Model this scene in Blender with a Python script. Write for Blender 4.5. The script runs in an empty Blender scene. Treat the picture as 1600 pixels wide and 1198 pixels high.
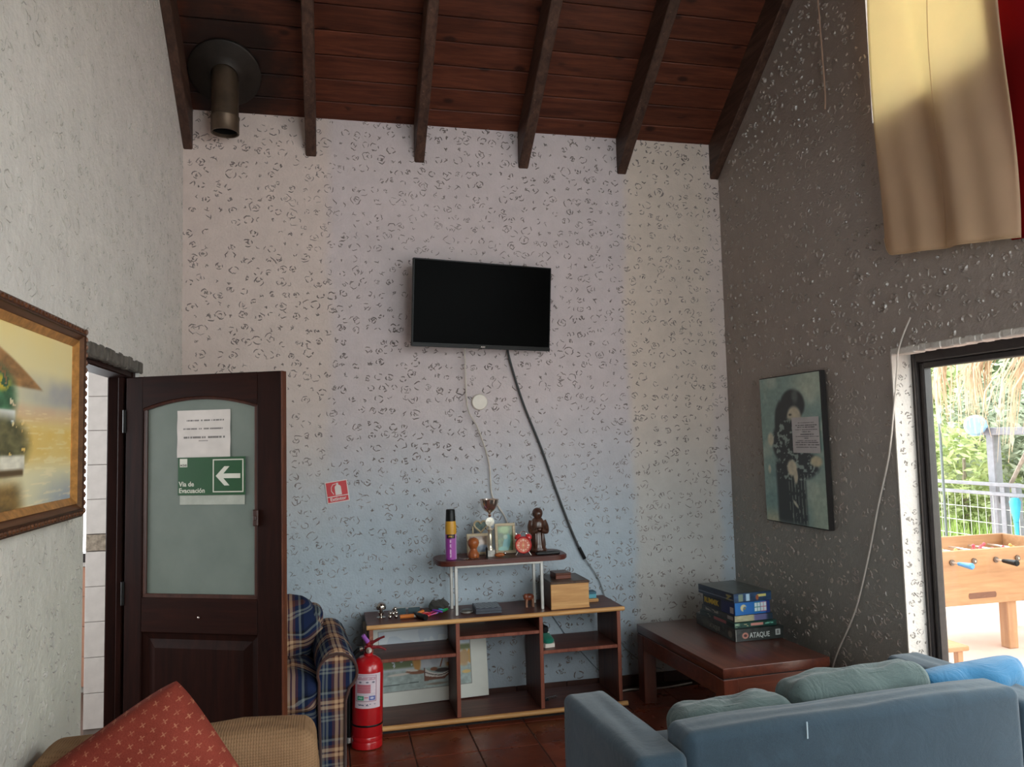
import bpy, bmesh, math, random
import numpy as np
from mathutils import Vector, Matrix

# ------------------------------------------------------------------ camera, sky, exposure
SC = bpy.context.scene
COL = SC.collection
CAM_Z = 1.63
yaw, pitch, roll, FPX = 0.230366, 0.0714573, -0.0244185, 1214.2
fw = Vector((math.sin(yaw)*math.cos(pitch), math.cos(yaw)*math.cos(pitch), math.sin(pitch)))
rt = Vector((math.cos(yaw), -math.sin(yaw), 0))
up = rt.cross(fw)
r2 = math.cos(roll)*rt + math.sin(roll)*up
u2 = -math.sin(roll)*rt + math.cos(roll)*up
camd = bpy.data.cameras.new('camera')
camd.sensor_fit = 'HORIZONTAL'; camd.sensor_width = 36.0; camd.lens = FPX/1600*36.0
camd.clip_start = 0.02; camd.clip_end = 200
cam = bpy.data.objects.new('camera', camd); COL.objects.link(cam)
m = Matrix((r2, u2, -fw)).transposed().to_4x4(); m.translation = Vector((0, 0, CAM_Z))
cam.matrix_world = m
SC.camera = cam

SKY_STRENGTH = 6.0
SKY_COLOR = (0.93, 0.97, 1.0)
wd = bpy.data.worlds.new('sky'); SC.world = wd; wd.use_nodes = True
bgn = wd.node_tree.nodes['Background']
bgn.inputs['Color'].default_value = (*SKY_COLOR, 1); bgn.inputs['Strength'].default_value = SKY_STRENGTH
vs = SC.view_settings
vs.view_transform = 'Standard'; vs.look = 'None'; vs.gamma = 1.0; vs.use_curve_mapping = False
vs.exposure = 0.31
SC.display_settings.display_device = 'sRGB'
SC.cycles.max_bounces = 7; SC.cycles.diffuse_bounces = 4; SC.cycles.transparent_max_bounces = 12
SC.cycles.sample_clamp_indirect = 4.0

def portal(loc, rot, sx, sy):
    """sky portal filling a seen or added window opening (adds no light of its own)"""
    l = bpy.data.lights.new('window_portal', 'AREA'); l.shape = 'RECTANGLE'; l.size = sx; l.size_y = sy
    l.cycles.is_portal = True
    o = bpy.data.objects.new('window_portal', l); COL.objects.link(o)
    o.location = loc; o.rotation_euler = rot
    return o

# room dimensions (metres)
XL, XR, YB, YF = -0.859, 2.70, 4.93, -1.2
ZE, K, YR = 3.685, 0.76, 2.0            # eave height at back wall, roof slope, ridge line
ZR = ZE + K*(YB-YR)
def zroof(y): return ZE + K*(YB-y) if y >= YR else ZR - K*(YR-y)
# openings
DOOR = (3.07, 3.87, 0.0, 2.0)           # in the left wall: y0 y1 z0 z1
PAT = (0.9, 3.292, 0.0, 2.012)          # patio window, right wall
HIGH = (1.95, 3.33, 3.19, 4.45)         # high curtained window, right wall
HIGH2 = (-1.0, 1.6, 2.2, 3.5)           # unseen high window beside the camera, added to brighten the room
FRONT = (0.55, 2.65, 0.5, 3.4)           # big unseen window added behind the camera for room light: x0 x1 z0 z1
WALLT = 0.20
portal((XR+WALLT, (PAT[0]+PAT[1])/2, 1.0), (0, math.pi/2, 0), 2.0, PAT[1]-PAT[0])
portal((XR+WALLT, (HIGH[0]+HIGH[1])/2, (HIGH[2]+HIGH[3])/2), (0, math.pi/2, 0), HIGH[3]-HIGH[2], HIGH[1]-HIGH[0])
portal((XR+WALLT, (HIGH2[0]+HIGH2[1])/2, (HIGH2[2]+HIGH2[3])/2), (0, math.pi/2, 0), HIGH2[3]-HIGH2[2], HIGH2[1]-HIGH2[0])

portal(((FRONT[0]+FRONT[1])/2, YF-0.12, (FRONT[2]+FRONT[3])/2), (math.pi/2, 0, 0), FRONT[1]-FRONT[0], FRONT[3]-FRONT[2])

# ------------------------------------------------------------------ helpers
def lin(v):
    v = np.asarray(v, float)/255.0
    return np.where(v <= 0.04045, v/12.92, ((v+0.055)/1.055)**2.4)
def C(r, g, b): return tuple(float(x) for x in lin((r, g, b)))

class MB:
    def __init__(s): s.v = []; s.f = []; s.col = None
    def add(s, vs, fs):
        o = len(s.v); s.v += [tuple(p) for p in vs]; s.f += [tuple(i+o for i in f) for f in fs]; return s
    def box(s, x0, y0, z0, x1, y1, z1):
        vs = [(x0,y0,z0),(x1,y0,z0),(x1,y1,z0),(x0,y1,z0),(x0,y0,z1),(x1,y0,z1),(x1,y1,z1),(x0,y1,z1)]
        return s.add(vs, [(0,3,2,1),(4,5,6,7),(0,1,5,4),(1,2,6,5),(2,3,7,6),(3,0,4,7)])
    def rbox(s, x0, y0, z0, x1, y1, z1, r=0.01, seg=2):
        bm = bmesh.new(); bmesh.ops.create_cube(bm, size=1)
        for v in bm.verts:
            v.co = Vector(((x0+x1)/2+v.co.x*(x1-x0), (y0+y1)/2+v.co.y*(y1-y0), (z0+z1)/2+v.co.z*(z1-z0)))
        bmesh.ops.bevel(bm, geom=bm.edges[:], offset=r, segments=seg, profile=0.5, affect='EDGES')
        s.bm(bm); return s
    def bm(s, bm, M=None):
        bm.verts.index_update()
        vs = [(M @ v.co if M else v.co)[:] for v in bm.verts]
        s.add(vs, [tuple(v.index for v in f.verts) for f in bm.faces]); bm.free(); return s
    def prism(s, poly, h0, h1, axis='z'):
        """2D polygon (ccw) extruded along axis"""
        n = len(poly)
        def p(a, b, h): return {'z': (a, b, h), 'y': (a, h, b), 'x': (h, a, b)}[axis]
        vs = [p(a, b, h0) for a, b in poly] + [p(a, b, h1) for a, b in poly]
        fs = [tuple(range(n))[::-1], tuple(range(n, 2*n))] + [(i, (i+1) % n, n+(i+1) % n, n+i) for i in range(n)]
        return s.add(vs, fs)
    def tube(s, pts, r, n=8, cap=True):
        pts = [Vector(p) for p in pts]; rs = r if isinstance(r, (list, tuple)) else [r]*len(pts)
        vs = []; fs = []; prev = None
        for i, p in enumerate(pts):
            t = (pts[min(i+1, len(pts)-1)] - pts[max(i-1, 0)]).normalized()
            if prev is None:
                a = Vector((0, 0, 1)) if abs(t.z) < 0.9 else Vector((1, 0, 0))
                nx = t.cross(a).normalized()
            else:
                nx = (prev - t*prev.dot(t)).normalized()
            prev = nx; ny = t.cross(nx)
            for k in range(n):
                a = 2*math.pi*k/n
                vs.append(p + (nx*math.cos(a) + ny*math.sin(a))*rs[i])
        for i in range(len(pts)-1):
            for k in range(n):
                fs.append((i*n+k, i*n+(k+1) % n, (i+1)*n+(k+1) % n, (i+1)*n+k))
        if cap:
            fs.append(tuple(range(n))[::-1]); fs.append(tuple((len(pts)-1)*n+k for k in range(n)))
        return s.add(vs, fs)
    def lathe(s, prof, n=24, c=(0, 0, 0), axis='z', cap=True):
        vs = []; fs = []
        for r, h in prof:
            for k in range(n):
                a = 2*math.pi*k/n; x, y = r*math.cos(a), r*math.sin(a)
                q = {'z': (x, y, h), 'y': (x, h, y), 'x': (h, x, y)}[axis]
                vs.append((c[0]+q[0], c[1]+q[1], c[2]+q[2]))
        for i in range(len(prof)-1):
            for k in range(n):
                fs.append((i*n+k, i*n+(k+1) % n, (i+1)*n+(k+1) % n, (i+1)*n+k))
        if cap: fs.append(tuple(range(n))[::-1]); fs.append(tuple((len(prof)-1)*n+k for k in range(n)))
        return s.add(vs, fs)
    def ball(s, c, rx, ry=None, rz=None, nu=16, nv=10, M=None):
        ry = rx if ry is None else ry; rz = rx if rz is None else rz
        bm = bmesh.new(); bmesh.ops.create_uvsphere(bm, u_segments=nu, v_segments=nv, radius=1)
        for v in bm.verts:
            q = Vector((v.co.x*rx, v.co.y*ry, v.co.z*rz))
            if M is not None: q = M @ q
            v.co = q + Vector(c)
        return s.bm(bm)
    def torus(s, c, R, r, axis='y', n=24, k=8, a0=0, a1=2*math.pi):
        pts = []
        full = abs(a1-a0) > 6.28
        for i in range(n+1):
            a = a0+(a1-a0)*i/n; x, y = R*math.cos(a), R*math.sin(a)
            q = {'z': (x, y, 0), 'y': (x, 0, y), 'x': (0, x, y)}[axis]
            pts.append((c[0]+q[0], c[1]+q[1], c[2]+q[2]))
        return s.tube(pts, r, k, cap=not full)
    def pillow(s, w, h, t, nu=22, nv=22, p=0.55, pinch=0.06, seed=0, wob=0.0, corner=0.0):
        """soft square cushion in the local xz plane, thickness along y"""
        rnd = random.Random(seed); ph = [rnd.uniform(0, 6.28) for _ in range(6)]
        vs = []; fs = []
        for side in (-1, 1):
            o = len(vs)
            for j in range(nv+1):
                for i in range(nu+1):
                    a = -1+2*i/nu; b = -1+2*j/nv
                    e = max(0.0, (1-a**4))*max(0.0, (1-b**4))
                    th = t/2*(e**p)
                    rc = 1-corner*(a*a*b*b)**2
                    px = w/2*a*(1-pinch*(1-b*b))*rc; pz = h/2*b*(1-pinch*(1-a*a))*rc
                    wb = wob*(math.sin(5*a+3*b+ph[0])+math.sin(7*b-4*a+ph[1])+0.6*math.sin(11*a+ph[2]+2*b))*e
                    vs.append((px, side*(th+wb), pz))
            for j in range(nv):
                for i in range(nu):
                    q = (o+j*(nu+1)+i, o+j*(nu+1)+i+1, o+(j+1)*(nu+1)+i+1, o+(j+1)*(nu+1)+i)
                    fs.append(q if side < 0 else q[::-1])
        return s.add(vs, fs)
    def xf(s, M):
        s.v = [tuple(M @ Vector(p)) for p in s.v]; return s
    def mesh(s, name, mat=None, smooth=False, weld=False, angle=None):
        me = bpy.data.meshes.new(name); me.from_pydata(s.v, [], s.f)
        if weld:
            bm = bmesh.new(); bm.from_mesh(me); bmesh.ops.remove_doubles(bm, verts=bm.verts, dist=1e-5)
            bm.to_mesh(me); bm.free()
        me.update()
        if mat: me.materials.append(mat)
        if smooth:
            me.polygons.foreach_set('use_smooth', [True]*len(me.polygons))
            if angle is not None:
                me.set_sharp_from_angle(angle=math.radians(angle))
        return me
    def build(s, name, mat, parent=None, smooth=False, angle=35, weld=False, loc=None, rot=None):
        me = s.mesh(name, mat, smooth, weld, angle if smooth else None)
        return link(name, me, parent, loc, rot)

def link(name, me, parent=None, loc=None, rot=None):
    o = bpy.data.objects.new(name, me); COL.objects.link(o)
    if parent is not None: o.parent = parent
    if loc is not None: o.location = loc
    if rot is not None: o.rotation_euler = rot
    return o
def tag(o, label=None, cat=None, group=None, kind=None):
    if label: o['label'] = label
    if cat: o['category'] = cat
    if group: o['group'] = group
    if kind: o['kind'] = kind
    return o
def thing(name, label, cat, loc=(0, 0, 0), rot=(0, 0, 0), group=None):
    o = bpy.data.objects.new(name, None); COL.objects.link(o); o.empty_display_size = 0.05
    o.location = loc; o.rotation_euler = rot
    return tag(o, label, cat, group)

# ------------------------------------------------------------------ materials
def newmat(name):
    mt = bpy.data.materials.new(name); mt.use_nodes = True
    nt = mt.node_tree; b = nt.nodes['Principled BSDF']
    return mt, nt, b
class NG:
    """tiny node-graph helper"""
    def __init__(s, nt): s.nt = nt
    def n(s, t, **kw):
        nd = s.nt.nodes.new(t)
        for k, v in kw.items():
            if k.startswith('i_'):
                nd.inputs[k[2:].replace('_', ' ')].default_value = v
            else: setattr(nd, k, v)
        return nd
    def l(s, a, b): s.nt.links.new(a, b)
    def val(s, x, sock):
        if isinstance(x, (int, float)): sock.default_value = x
        else: s.l(x, sock)
    def m(s, op, a, b=0.0, c=None, clamp=False):
        nd = s.nt.nodes.new('ShaderNodeMath'); nd.operation = op; nd.use_clamp = clamp
        s.val(a, nd.inputs[0]); s.val(b, nd.inputs[1])
        if c is not None: s.val(c, nd.inputs[2])
        return nd.outputs[0]
    def mix(s, f, a, b, bt='MIX'):
        nd = s.nt.nodes.new('ShaderNodeMix'); nd.data_type = 'RGBA'; nd.blend_type = bt
        s.val(f, nd.inputs[0])
        for x, k in ((a, 6), (b, 7)):
            if isinstance(x, tuple): nd.inputs[k].default_value = (*x[:3], 1)
            else: s.l(x, nd.inputs[k])
        return nd.outputs[2]
    def co(s, kind='Object', scale=(1, 1, 1), rot=(0, 0, 0), loc=(0, 0, 0)):
        tc = s.nt.nodes.new('ShaderNodeTexCoord'); mp = s.nt.nodes.new('ShaderNodeMapping')
        mp.inputs['Scale'].default_value = scale; mp.inputs['Rotation'].default_value = rot; mp.inputs['Location'].default_value = loc
        s.l(tc.outputs[kind], mp.inputs['Vector']); return mp.outputs[0]
    def wpos(s):
        return s.nt.nodes.new('ShaderNodeNewGeometry').outputs['Position']
    def sep(s, v):
        nd = s.nt.nodes.new('ShaderNodeSeparateXYZ'); s.l(v, nd.inputs[0]); return nd.outputs
    def noise(s, v, scale, detail=3, rough=0.55, dist=0.0):
        nd = s.nt.nodes.new('ShaderNodeTexNoise'); s.l(v, nd.inputs['Vector'])
        nd.inputs['Scale'].default_value = scale; nd.inputs['Detail'].default_value = detail
        nd.inputs['Roughness'].default_value = rough; nd.inputs['Distortion'].default_value = dist
        return nd.outputs['Fac']
    def vor(s, v, scale, feature='F1', rnd=1.0):
        nd = s.nt.nodes.new('ShaderNodeTexVoronoi'); nd.feature = feature; s.l(v, nd.inputs['Vector'])
        nd.inputs['Scale'].default_value = scale; nd.inputs['Randomness'].default_value = rnd
        return nd.outputs['Distance']
    def ramp(s, f, stops, interp='LINEAR'):
        nd = s.nt.nodes.new('ShaderNodeValToRGB'); cr = nd.color_ramp; cr.interpolation = interp
        while len(cr.elements) < len(stops): cr.elements.new(0.5)
        for e, (p, c) in zip(cr.elements, stops):
            e.position = p; e.color = (*c[:3], 1) if not isinstance(c, (int, float)) else (c, c, c, 1)
        s.l(f, nd.inputs[0]); return nd.outputs[0]
    def sm(s, x, a, b):
        nd = s.nt.nodes.new('ShaderNodeMapRange'); nd.interpolation_type = 'SMOOTHSTEP'; nd.clamp = True
        s.val(x, nd.inputs[0]); s.val(a, nd.inputs[1]); s.val(b, nd.inputs[2])
        nd.inputs[3].default_value = 0; nd.inputs[4].default_value = 1
        return nd.outputs[0]
    def bump(s, h, strength=0.3, dist=0.01):
        nd = s.nt.nodes.new('ShaderNodeBump'); nd.inputs['Strength'].default_value = strength; nd.inputs['Distance'].default_value = dist
        s.l(h, nd.inputs['Height']); return nd.outputs[0]

def plain(name, col, rough=0.5, metal=0.0, var=0.12, scale=18, bump=0.0, bscale=120, spec=0.5, coat=0.0):
    """base colour with a little noise variation and optional fine relief"""
    mt, nt, b = newmat(name); g = NG(nt)
    v = g.co()
    f = g.noise(v, scale, 4)
    dark = tuple(c*(1-var) for c in col); lite = tuple(min(1, c*(1+var)) for c in col)
    g.l(g.ramp(f, [(0.3, dark), (0.7, lite)]), b.inputs['Base Color'])
    b.inputs['Roughness'].default_value = rough; b.inputs['Metallic'].default_value = metal
    b.inputs['Specular IOR Level'].default_value = spec; b.inputs['Coat Weight'].default_value = coat
    if bump > 0:
        g.l(g.bump(g.noise(v, bscale, 3), bump, 0.004), b.inputs['Normal'])
    return mt
def wood(name, dark, lite, axis='x', scale=1.0, rough=0.45, coat=0.0, rnd=0.0, knots=False, wear=0.0, spec=0.4):
    """grain stretched along an axis of the object's own coordinates"""
    mt, nt, b = newmat(name); g = NG(nt)
    st = {'x': (1.2, 14, 14), 'y': (14, 1.2, 14), 'z': (14, 14, 1.2)}[axis]
    tc = nt.nodes.new('ShaderNodeTexCoord'); oi = nt.nodes.new('ShaderNodeObjectInfo')
    ad = nt.nodes.new('ShaderNodeVectorMath'); ad.operation = 'MULTIPLY_ADD'
    cb = nt.nodes.new('ShaderNodeCombineXYZ')
    for i in range(3): g.l(oi.outputs['Random'], cb.inputs[i])
    g.l(cb.outputs[0], ad.inputs[0]); ad.inputs[1].default_value = (7.3, 3.1, 5.7); g.l(tc.outputs['Object'], ad.inputs[2])
    mp = nt.nodes.new('ShaderNodeMapping'); mp.inputs['Scale'].default_value = tuple(k*scale for k in st)
    g.l(ad.outputs[0], mp.inputs['Vector']); v = mp.outputs[0]
    f1 = g.noise(v, 2.2, 5, 0.6, 0.6); f2 = g.noise(v, 9, 3, 0.6)
    f = g.m('ADD', g.m('MULTIPLY', f1, 0.75), g.m('MULTIPLY', f2, 0.25))
    c = g.ramp(f, [(0.32, dark), (0.52, tuple((a+b_)/2 for a, b_ in zip(dark, lite))), (0.68, lite)])
    if rnd > 0:
        k = g.m('ADD', g.m('MULTIPLY', oi.outputs['Random'], 2*rnd), 1-rnd)
        hv = nt.nodes.new('ShaderNodeHueSaturation'); g.l(k, hv.inputs['Value']); g.l(c, hv.inputs['Color']); c = hv.outputs[0]
    if knots:
        mp2 = nt.nodes.new('ShaderNodeMapping'); mp2.inputs['Scale'].default_value = (4.2, 8.5, 8.5)
        g.l(ad.outputs[0], mp2.inputs['Vector'])
        kd = g.vor(mp2.outputs[0], 1.0)
        kk = g.m('SUBTRACT', 1.0, g.sm(kd, 0.09, 0.22))
        gate = g.m('GREATER_THAN', g.noise(mp2.outputs[0], 0.9, 1), 0.42)
        c = g.mix(g.m('MULTIPLY', g.m('MULTIPLY', kk, gate), 0.8), c, tuple(x*0.22 for x in dark))
    if wear > 0:
        w = g.sm(g.noise(tc.outputs['Object'], 16, 5, 0.7), 0.63, 0.7)
        c = g.mix(g.m('MULTIPLY', w, wear), c, tuple(min(1, x*3.2+0.08) for x in lite))
    g.l(c, b.inputs['Base Color']); b.inputs['Roughness'].default_value = rough; b.inputs['Coat Weight'].default_value = coat
    b.inputs['Coat Roughness'].default_value = 0.25; b.inputs['Specular IOR Level'].default_value = spec
    g.l(g.bump(f, 0.12, 0.003), b.inputs['Normal'])
    return mt
def fabric(name, col, var=0.18, weave=420, rough=0.9, stain=None, bump=0.35, broad=3.0, wrinkle=0.0):
    mt, nt, b = newmat(name); g = NG(nt); v = g.co()
    a = g.noise(v, broad, 4); c = g.ramp(a, [(0.3, tuple(x*(1-var) for x in col)), (0.7, tuple(min(1, x*(1+var)) for x in col))])
    fn = g.noise(v, weave, 2); c = g.mix(0.35, c, g.ramp(fn, [(0.35, tuple(x*0.55 for x in col)), (0.65, tuple(min(1, x*1.5) for x in col))]))
    if stain:
        s = g.sm(g.noise(v, 5, 4), 0.55, 0.75); c = g.mix(g.m('MULTIPLY', s, 0.5), c, stain)
    g.l(c, b.inputs['Base Color']); b.inputs['Roughness'].default_value = rough; b.inputs['Specular IOR Level'].default_value = 0.2
    b.inputs['Sheen Weight'].default_value = 0.25
    nb = g.bump(fn, bump, 0.002)
    if wrinkle > 0:
        wn = nt.nodes.new('ShaderNodeBump'); wn.inputs['Strength'].default_value = wrinkle; wn.inputs['Distance'].default_value = 0.03
        g.l(g.noise(v, 7, 4, 0.6, 1.6), wn.inputs['Height']); g.l(wn.outputs[0], nb.node.inputs['Normal'])
    g.l(nb, b.inputs['Normal'])
    return mt
def printed(name='print', rough=0.5, coat=0.0, spec=0.5):
    mt, nt, b = newmat(name); g = NG(nt)
    at = nt.nodes.new('ShaderNodeVertexColor'); at.layer_name = 'ink'
    g.l(at.outputs['Color'], b.inputs['Base Color']); b.inputs['Roughness'].default_value = rough
    b.inputs['Coat Weight'].default_value = coat; b.inputs['Specular IOR Level'].default_value = spec
    return mt
def glassmat(name, tint=(0.95, 0.97, 0.96), refl=0.06):
    mt = bpy.data.materials.new(name); mt.use_nodes = True; nt = mt.node_tree; nt.nodes.clear(); g = NG(nt)
    o = g.n('ShaderNodeOutputMaterial'); t = g.n('ShaderNodeBsdfTransparent'); t.inputs[0].default_value = (*tint, 1)
    gl = g.n('ShaderNodeBsdfGlossy'); gl.inputs['Roughness'].default_value = 0.02
    lw = g.n('ShaderNodeLayerWeight'); lw.inputs[0].default_value = 0.5
    nz = g.noise(g.co(), 6, 2); k = g.m('MULTIPLY', g.m('ADD', g.m('MULTIPLY', g.m('POWER', lw.outputs['Facing'], 5.0), 0.5), refl*0.4), g.m('ADD', g.m('MULTIPLY', nz, 0.2), 0.9), clamp=True)
    mx = g.n('ShaderNodeMixShader'); g.l(k, mx.inputs[0]); g.l(t.outputs[0], mx.inputs[1]); g.l(gl.outputs[0], mx.inputs[2])
    g.l(mx.outputs[0], o.inputs[0]); return mt

def print_sheet(name, w, h, nx, ny, paint, mat, parent=None, loc=None, rot=None, fn=None):
    """flat printed sheet in local xz plane (front towards -y); paint(u,v)->rgb 0..255, u right, v up"""
    us = np.linspace(0, 1, nx+1); vs = np.linspace(0, 1, ny+1)
    U, V = np.meshgrid(us, vs)
    rgb = lin(np.clip(paint(U.ravel(), V.ravel()), 0, 255))
    X = (U.ravel()-0.5)*w; Z = (V.ravel()-0.5)*h
    pts = [(x, 0.0, z) for x, z in zip(X, Z)] if fn is None else [fn(x, z) for x, z in zip(X, Z)]
    fs = [(j*(nx+1)+i, j*(nx+1)+i+1, (j+1)*(nx+1)+i+1, (j+1)*(nx+1)+i) for j in range(ny) for i in range(nx)]
    me = bpy.data.meshes.new(name); me.from_pydata(pts, [], fs); me.update()
    ca = me.color_attributes.new('ink', 'FLOAT_COLOR', 'POINT')
    ca.data.foreach_set('color', np.c_[rgb, np.ones(len(rgb))].astype(np.float32).ravel())
    me.materials.append(mat)
    me.polygons.foreach_set('use_smooth', [True]*len(me.polygons))
    return link(name, me, parent, loc, rot)

# numpy painting tools
def vnoise(u, v, sx, sy, seed=0):
    rs = np.random.RandomState(seed); G = rs.rand(64, 64)
    x = u*sx; y = v*sy; xi = np.floor(x).astype(int); yi = np.floor(y).astype(int); fx = x-xi; fy = y-yi
    fx = fx*fx*(3-2*fx); fy = fy*fy*(3-2*fy)
    a = G[yi % 64, xi % 64]; b = G[yi % 64, (xi+1) % 64]; c = G[(yi+1) % 64, xi % 64]; d = G[(yi+1) % 64, (xi+1) % 64]
    return (a*(1-fx)+b*fx)*(1-fy)+(c*(1-fx)+d*fx)*fy
def fbm(u, v, sx, sy, seed=0): return 0.55*vnoise(u, v, sx, sy, seed)+0.3*vnoise(u, v, sx*2.1, sy*2.1, seed+1)+0.15*vnoise(u, v, sx*4.3, sy*4.3, seed+2)
def sstep(x, a, b): t = np.clip((x-a)/(b-a), 0, 1); return t*t*(3-2*t)
def over(img, mask, col): return img*(1-mask[:, None]) + np.asarray(col, float)*mask[:, None] if np.ndim(col) == 1 else img*(1-mask[:, None]) + col*mask[:, None]
def ell(u, v, cx, cy, rx, ry, soft=0.15, ang=0.0):
    c, s = math.cos(ang), math.sin(ang); x = ((u-cx)*c+(v-cy)*s)/rx; y = (-(u-cx)*s+(v-cy)*c)/ry
    return 1-sstep(np.sqrt(x*x+y*y), 1-soft, 1+soft)
def rec(u, v, x0, y0, x1, y1, soft=0.004):
    return sstep(u, x0-soft, x0+soft)*(1-sstep(u, x1-soft, x1+soft))*sstep(v, y0-soft, y0+soft)*(1-sstep(v, y1-soft, y1+soft))
def flat(u, col): return np.tile(np.asarray(col, float), (len(u), 1))

def text_obj(name, body, size, mat, parent, loc, rot=(math.pi/2, 0, 0), sx=1.0, align='LEFT', ext=0.0004, bold=0.0, sp=1.0):
    cu = bpy.data.curves.new(name, 'FONT'); cu.body = body; cu.size = size; cu.extrude = ext; cu.align_x = align; cu.offset = bold; cu.space_character = sp
    cu.resolution_u = 2
    tmp = bpy.data.objects.new('tmp', cu); COL.objects.link(tmp)
    dg = bpy.context.evaluated_depsgraph_get(); me = bpy.data.meshes.new_from_object(tmp.evaluated_get(dg))
    bpy.data.objects.remove(tmp); bpy.data.curves.remove(cu)
    me.name = name; me.materials.clear(); me.materials.append(mat)
    o = link(name, me, parent, loc, rot); o.scale = (sx, 1, 1)
    return o

# ------------------------------------------------------------------ structure
def wallmat(name, base, zones=(), rough=0.75, spec=0.3, mott=0.10, bump=0.5):
    mt, nt, b = newmat(name); g = NG(nt); P = g.wpos(); x, y, z = g.sep(P)
    n1 = g.noise(P, 1.6, 5, 0.6); n2 = g.noise(P, 9, 4, 0.6)
    wob = g.m('MULTIPLY', g.m('SUBTRACT', n1, 0.5), 0.5)
    c = g.mix(0.0, base, base)
    for kind, ax, a, e, colr, amt in zones:      # colour zones by position, with soft noisy edges
        s = {'x': x, 'y': y, 'z': z}[ax]
        if kind == 'in':
            f = g.m('MULTIPLY', g.sm(g.m('ADD', s, g.m('MULTIPLY', wob, 0.25)), a[0]-e, a[0]+e), g.m('SUBTRACT', 1.0, g.sm(g.m('ADD', s, g.m('MULTIPLY', wob, 0.4)), a[1]-e, a[1]+e)))
        else:
            f = g.m('SUBTRACT', 1.0, g.sm(g.m('ADD', s, wob), a-e, a+e))
        c = g.mix(g.m('MULTIPLY', f, amt), c, colr)
    m1 = g.ramp(n2, [(0.3, 1-mott), (0.7, 1.0)])
    c = g.mix(1.0, c, m1, 'MULTIPLY')
    dirt = g.sm(g.noise(P, 3.3, 6, 0.7), 0.56, 0.78)
    c = g.mix(g.m('MULTIPLY', dirt, 0.25), c, tuple(k*0.72 for k in base))
    g.l(c, b.inputs['Base Color']); b.inputs['Roughness'].default_value = rough; b.inputs['Specular IOR Level'].default_value = spec
    h = g.m('ADD', g.m('MULTIPLY', g.noise(P, 22, 4, 0.6), 0.7), g.m('MULTIPLY', g.noise(P, 75, 2), 0.3))
    g.l(g.bump(h, bump, 0.02), b.inputs['Normal'])
    return mt
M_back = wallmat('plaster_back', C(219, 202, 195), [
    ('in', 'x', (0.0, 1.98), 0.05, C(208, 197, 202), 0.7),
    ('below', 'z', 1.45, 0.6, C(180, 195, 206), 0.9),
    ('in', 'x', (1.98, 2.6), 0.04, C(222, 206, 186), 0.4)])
M_left = wallmat('plaster_left', C(226, 220, 216), [('below', 'z', 1.3, 0.6, C(196, 194, 180), 0.6)], mott=0.12)
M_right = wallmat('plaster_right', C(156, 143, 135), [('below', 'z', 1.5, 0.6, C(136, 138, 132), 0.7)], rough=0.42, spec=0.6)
M_reveal = wallmat('plaster_reveal', C(216, 208, 200), rough=0.7)
M_ridge_dark = plain('ridge_dark', C(138, 127, 124), 0.8, var=0.25, scale=9)  # back and left ridges: a darker tone than their walls
M_ridge_pale = plain('ridge_pale', C(180, 174, 168), 0.8, var=0.2, scale=9)
M_ridge_r = plain('ridge_right', C(158, 146, 138), 0.34, var=0.15, scale=9, spec=0.7)
M_ridge_rev = plain('ridge_reveal', C(160, 152, 145), 0.7, var=0.2)

def struct(o): o['kind'] = 'structure'; return o

def side_wall(name, x0, x1, holes, mat):
    """gable wall with real openings, built from columns of boxes under the roof line"""
    ys = sorted(set([YF, YB+0.12, YR] + [h[0] for h in holes] + [h[1] for h in holes]))
    mb = MB()
    for ya, yb in zip(ys[:-1], ys[1:]):
        cuts = sorted([(h[2], h[3]) for h in holes if h[0] <= ya+1e-6 and h[1] >= yb-1e-6])
        z = -0.1; segs = []
        for a, b in cuts:
            if a > z: segs.append((z, a))
            z = b
        for a, b in segs: mb.box(x0, ya, a, x1, yb, b)
        ta, tb = zroof(min(ya, YB)) + 0.03, zroof(min(yb, YB)) + 0.03
        mb.add([(x0,ya,z),(x1,ya,z),(x1,yb,z),(x0,yb,z),(x0,ya,ta),(x1,ya,ta),(x1,yb,tb),(x0,yb,tb)],
               [(0,3,2,1),(4,5,6,7),(0,1,5,4),(1,2,6,5),(2,3,7,6),(3,0,4,7)])
    return struct(mb.build(name, mat))
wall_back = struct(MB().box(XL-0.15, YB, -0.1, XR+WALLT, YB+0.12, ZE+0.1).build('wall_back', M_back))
wall_left = side_wall('wall_left', XL-0.12, XL, [DOOR], M_left)
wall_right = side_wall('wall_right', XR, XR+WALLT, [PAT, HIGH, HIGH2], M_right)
_f = FRONT; _zt = zroof(YF)+0.1
wall_front = struct(MB().box(XL-0.12, YF-0.12, -0.1, _f[0], YF, _zt).box(_f[1], YF-0.12, -0.1, XR+WALLT, YF, _zt).box(_f[0], YF-0.12, -0.1, _f[1], YF, _f[2]).box(_f[0], YF-0.12, _f[3], _f[1], YF, _zt).build('wall_front', M_left))

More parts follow.
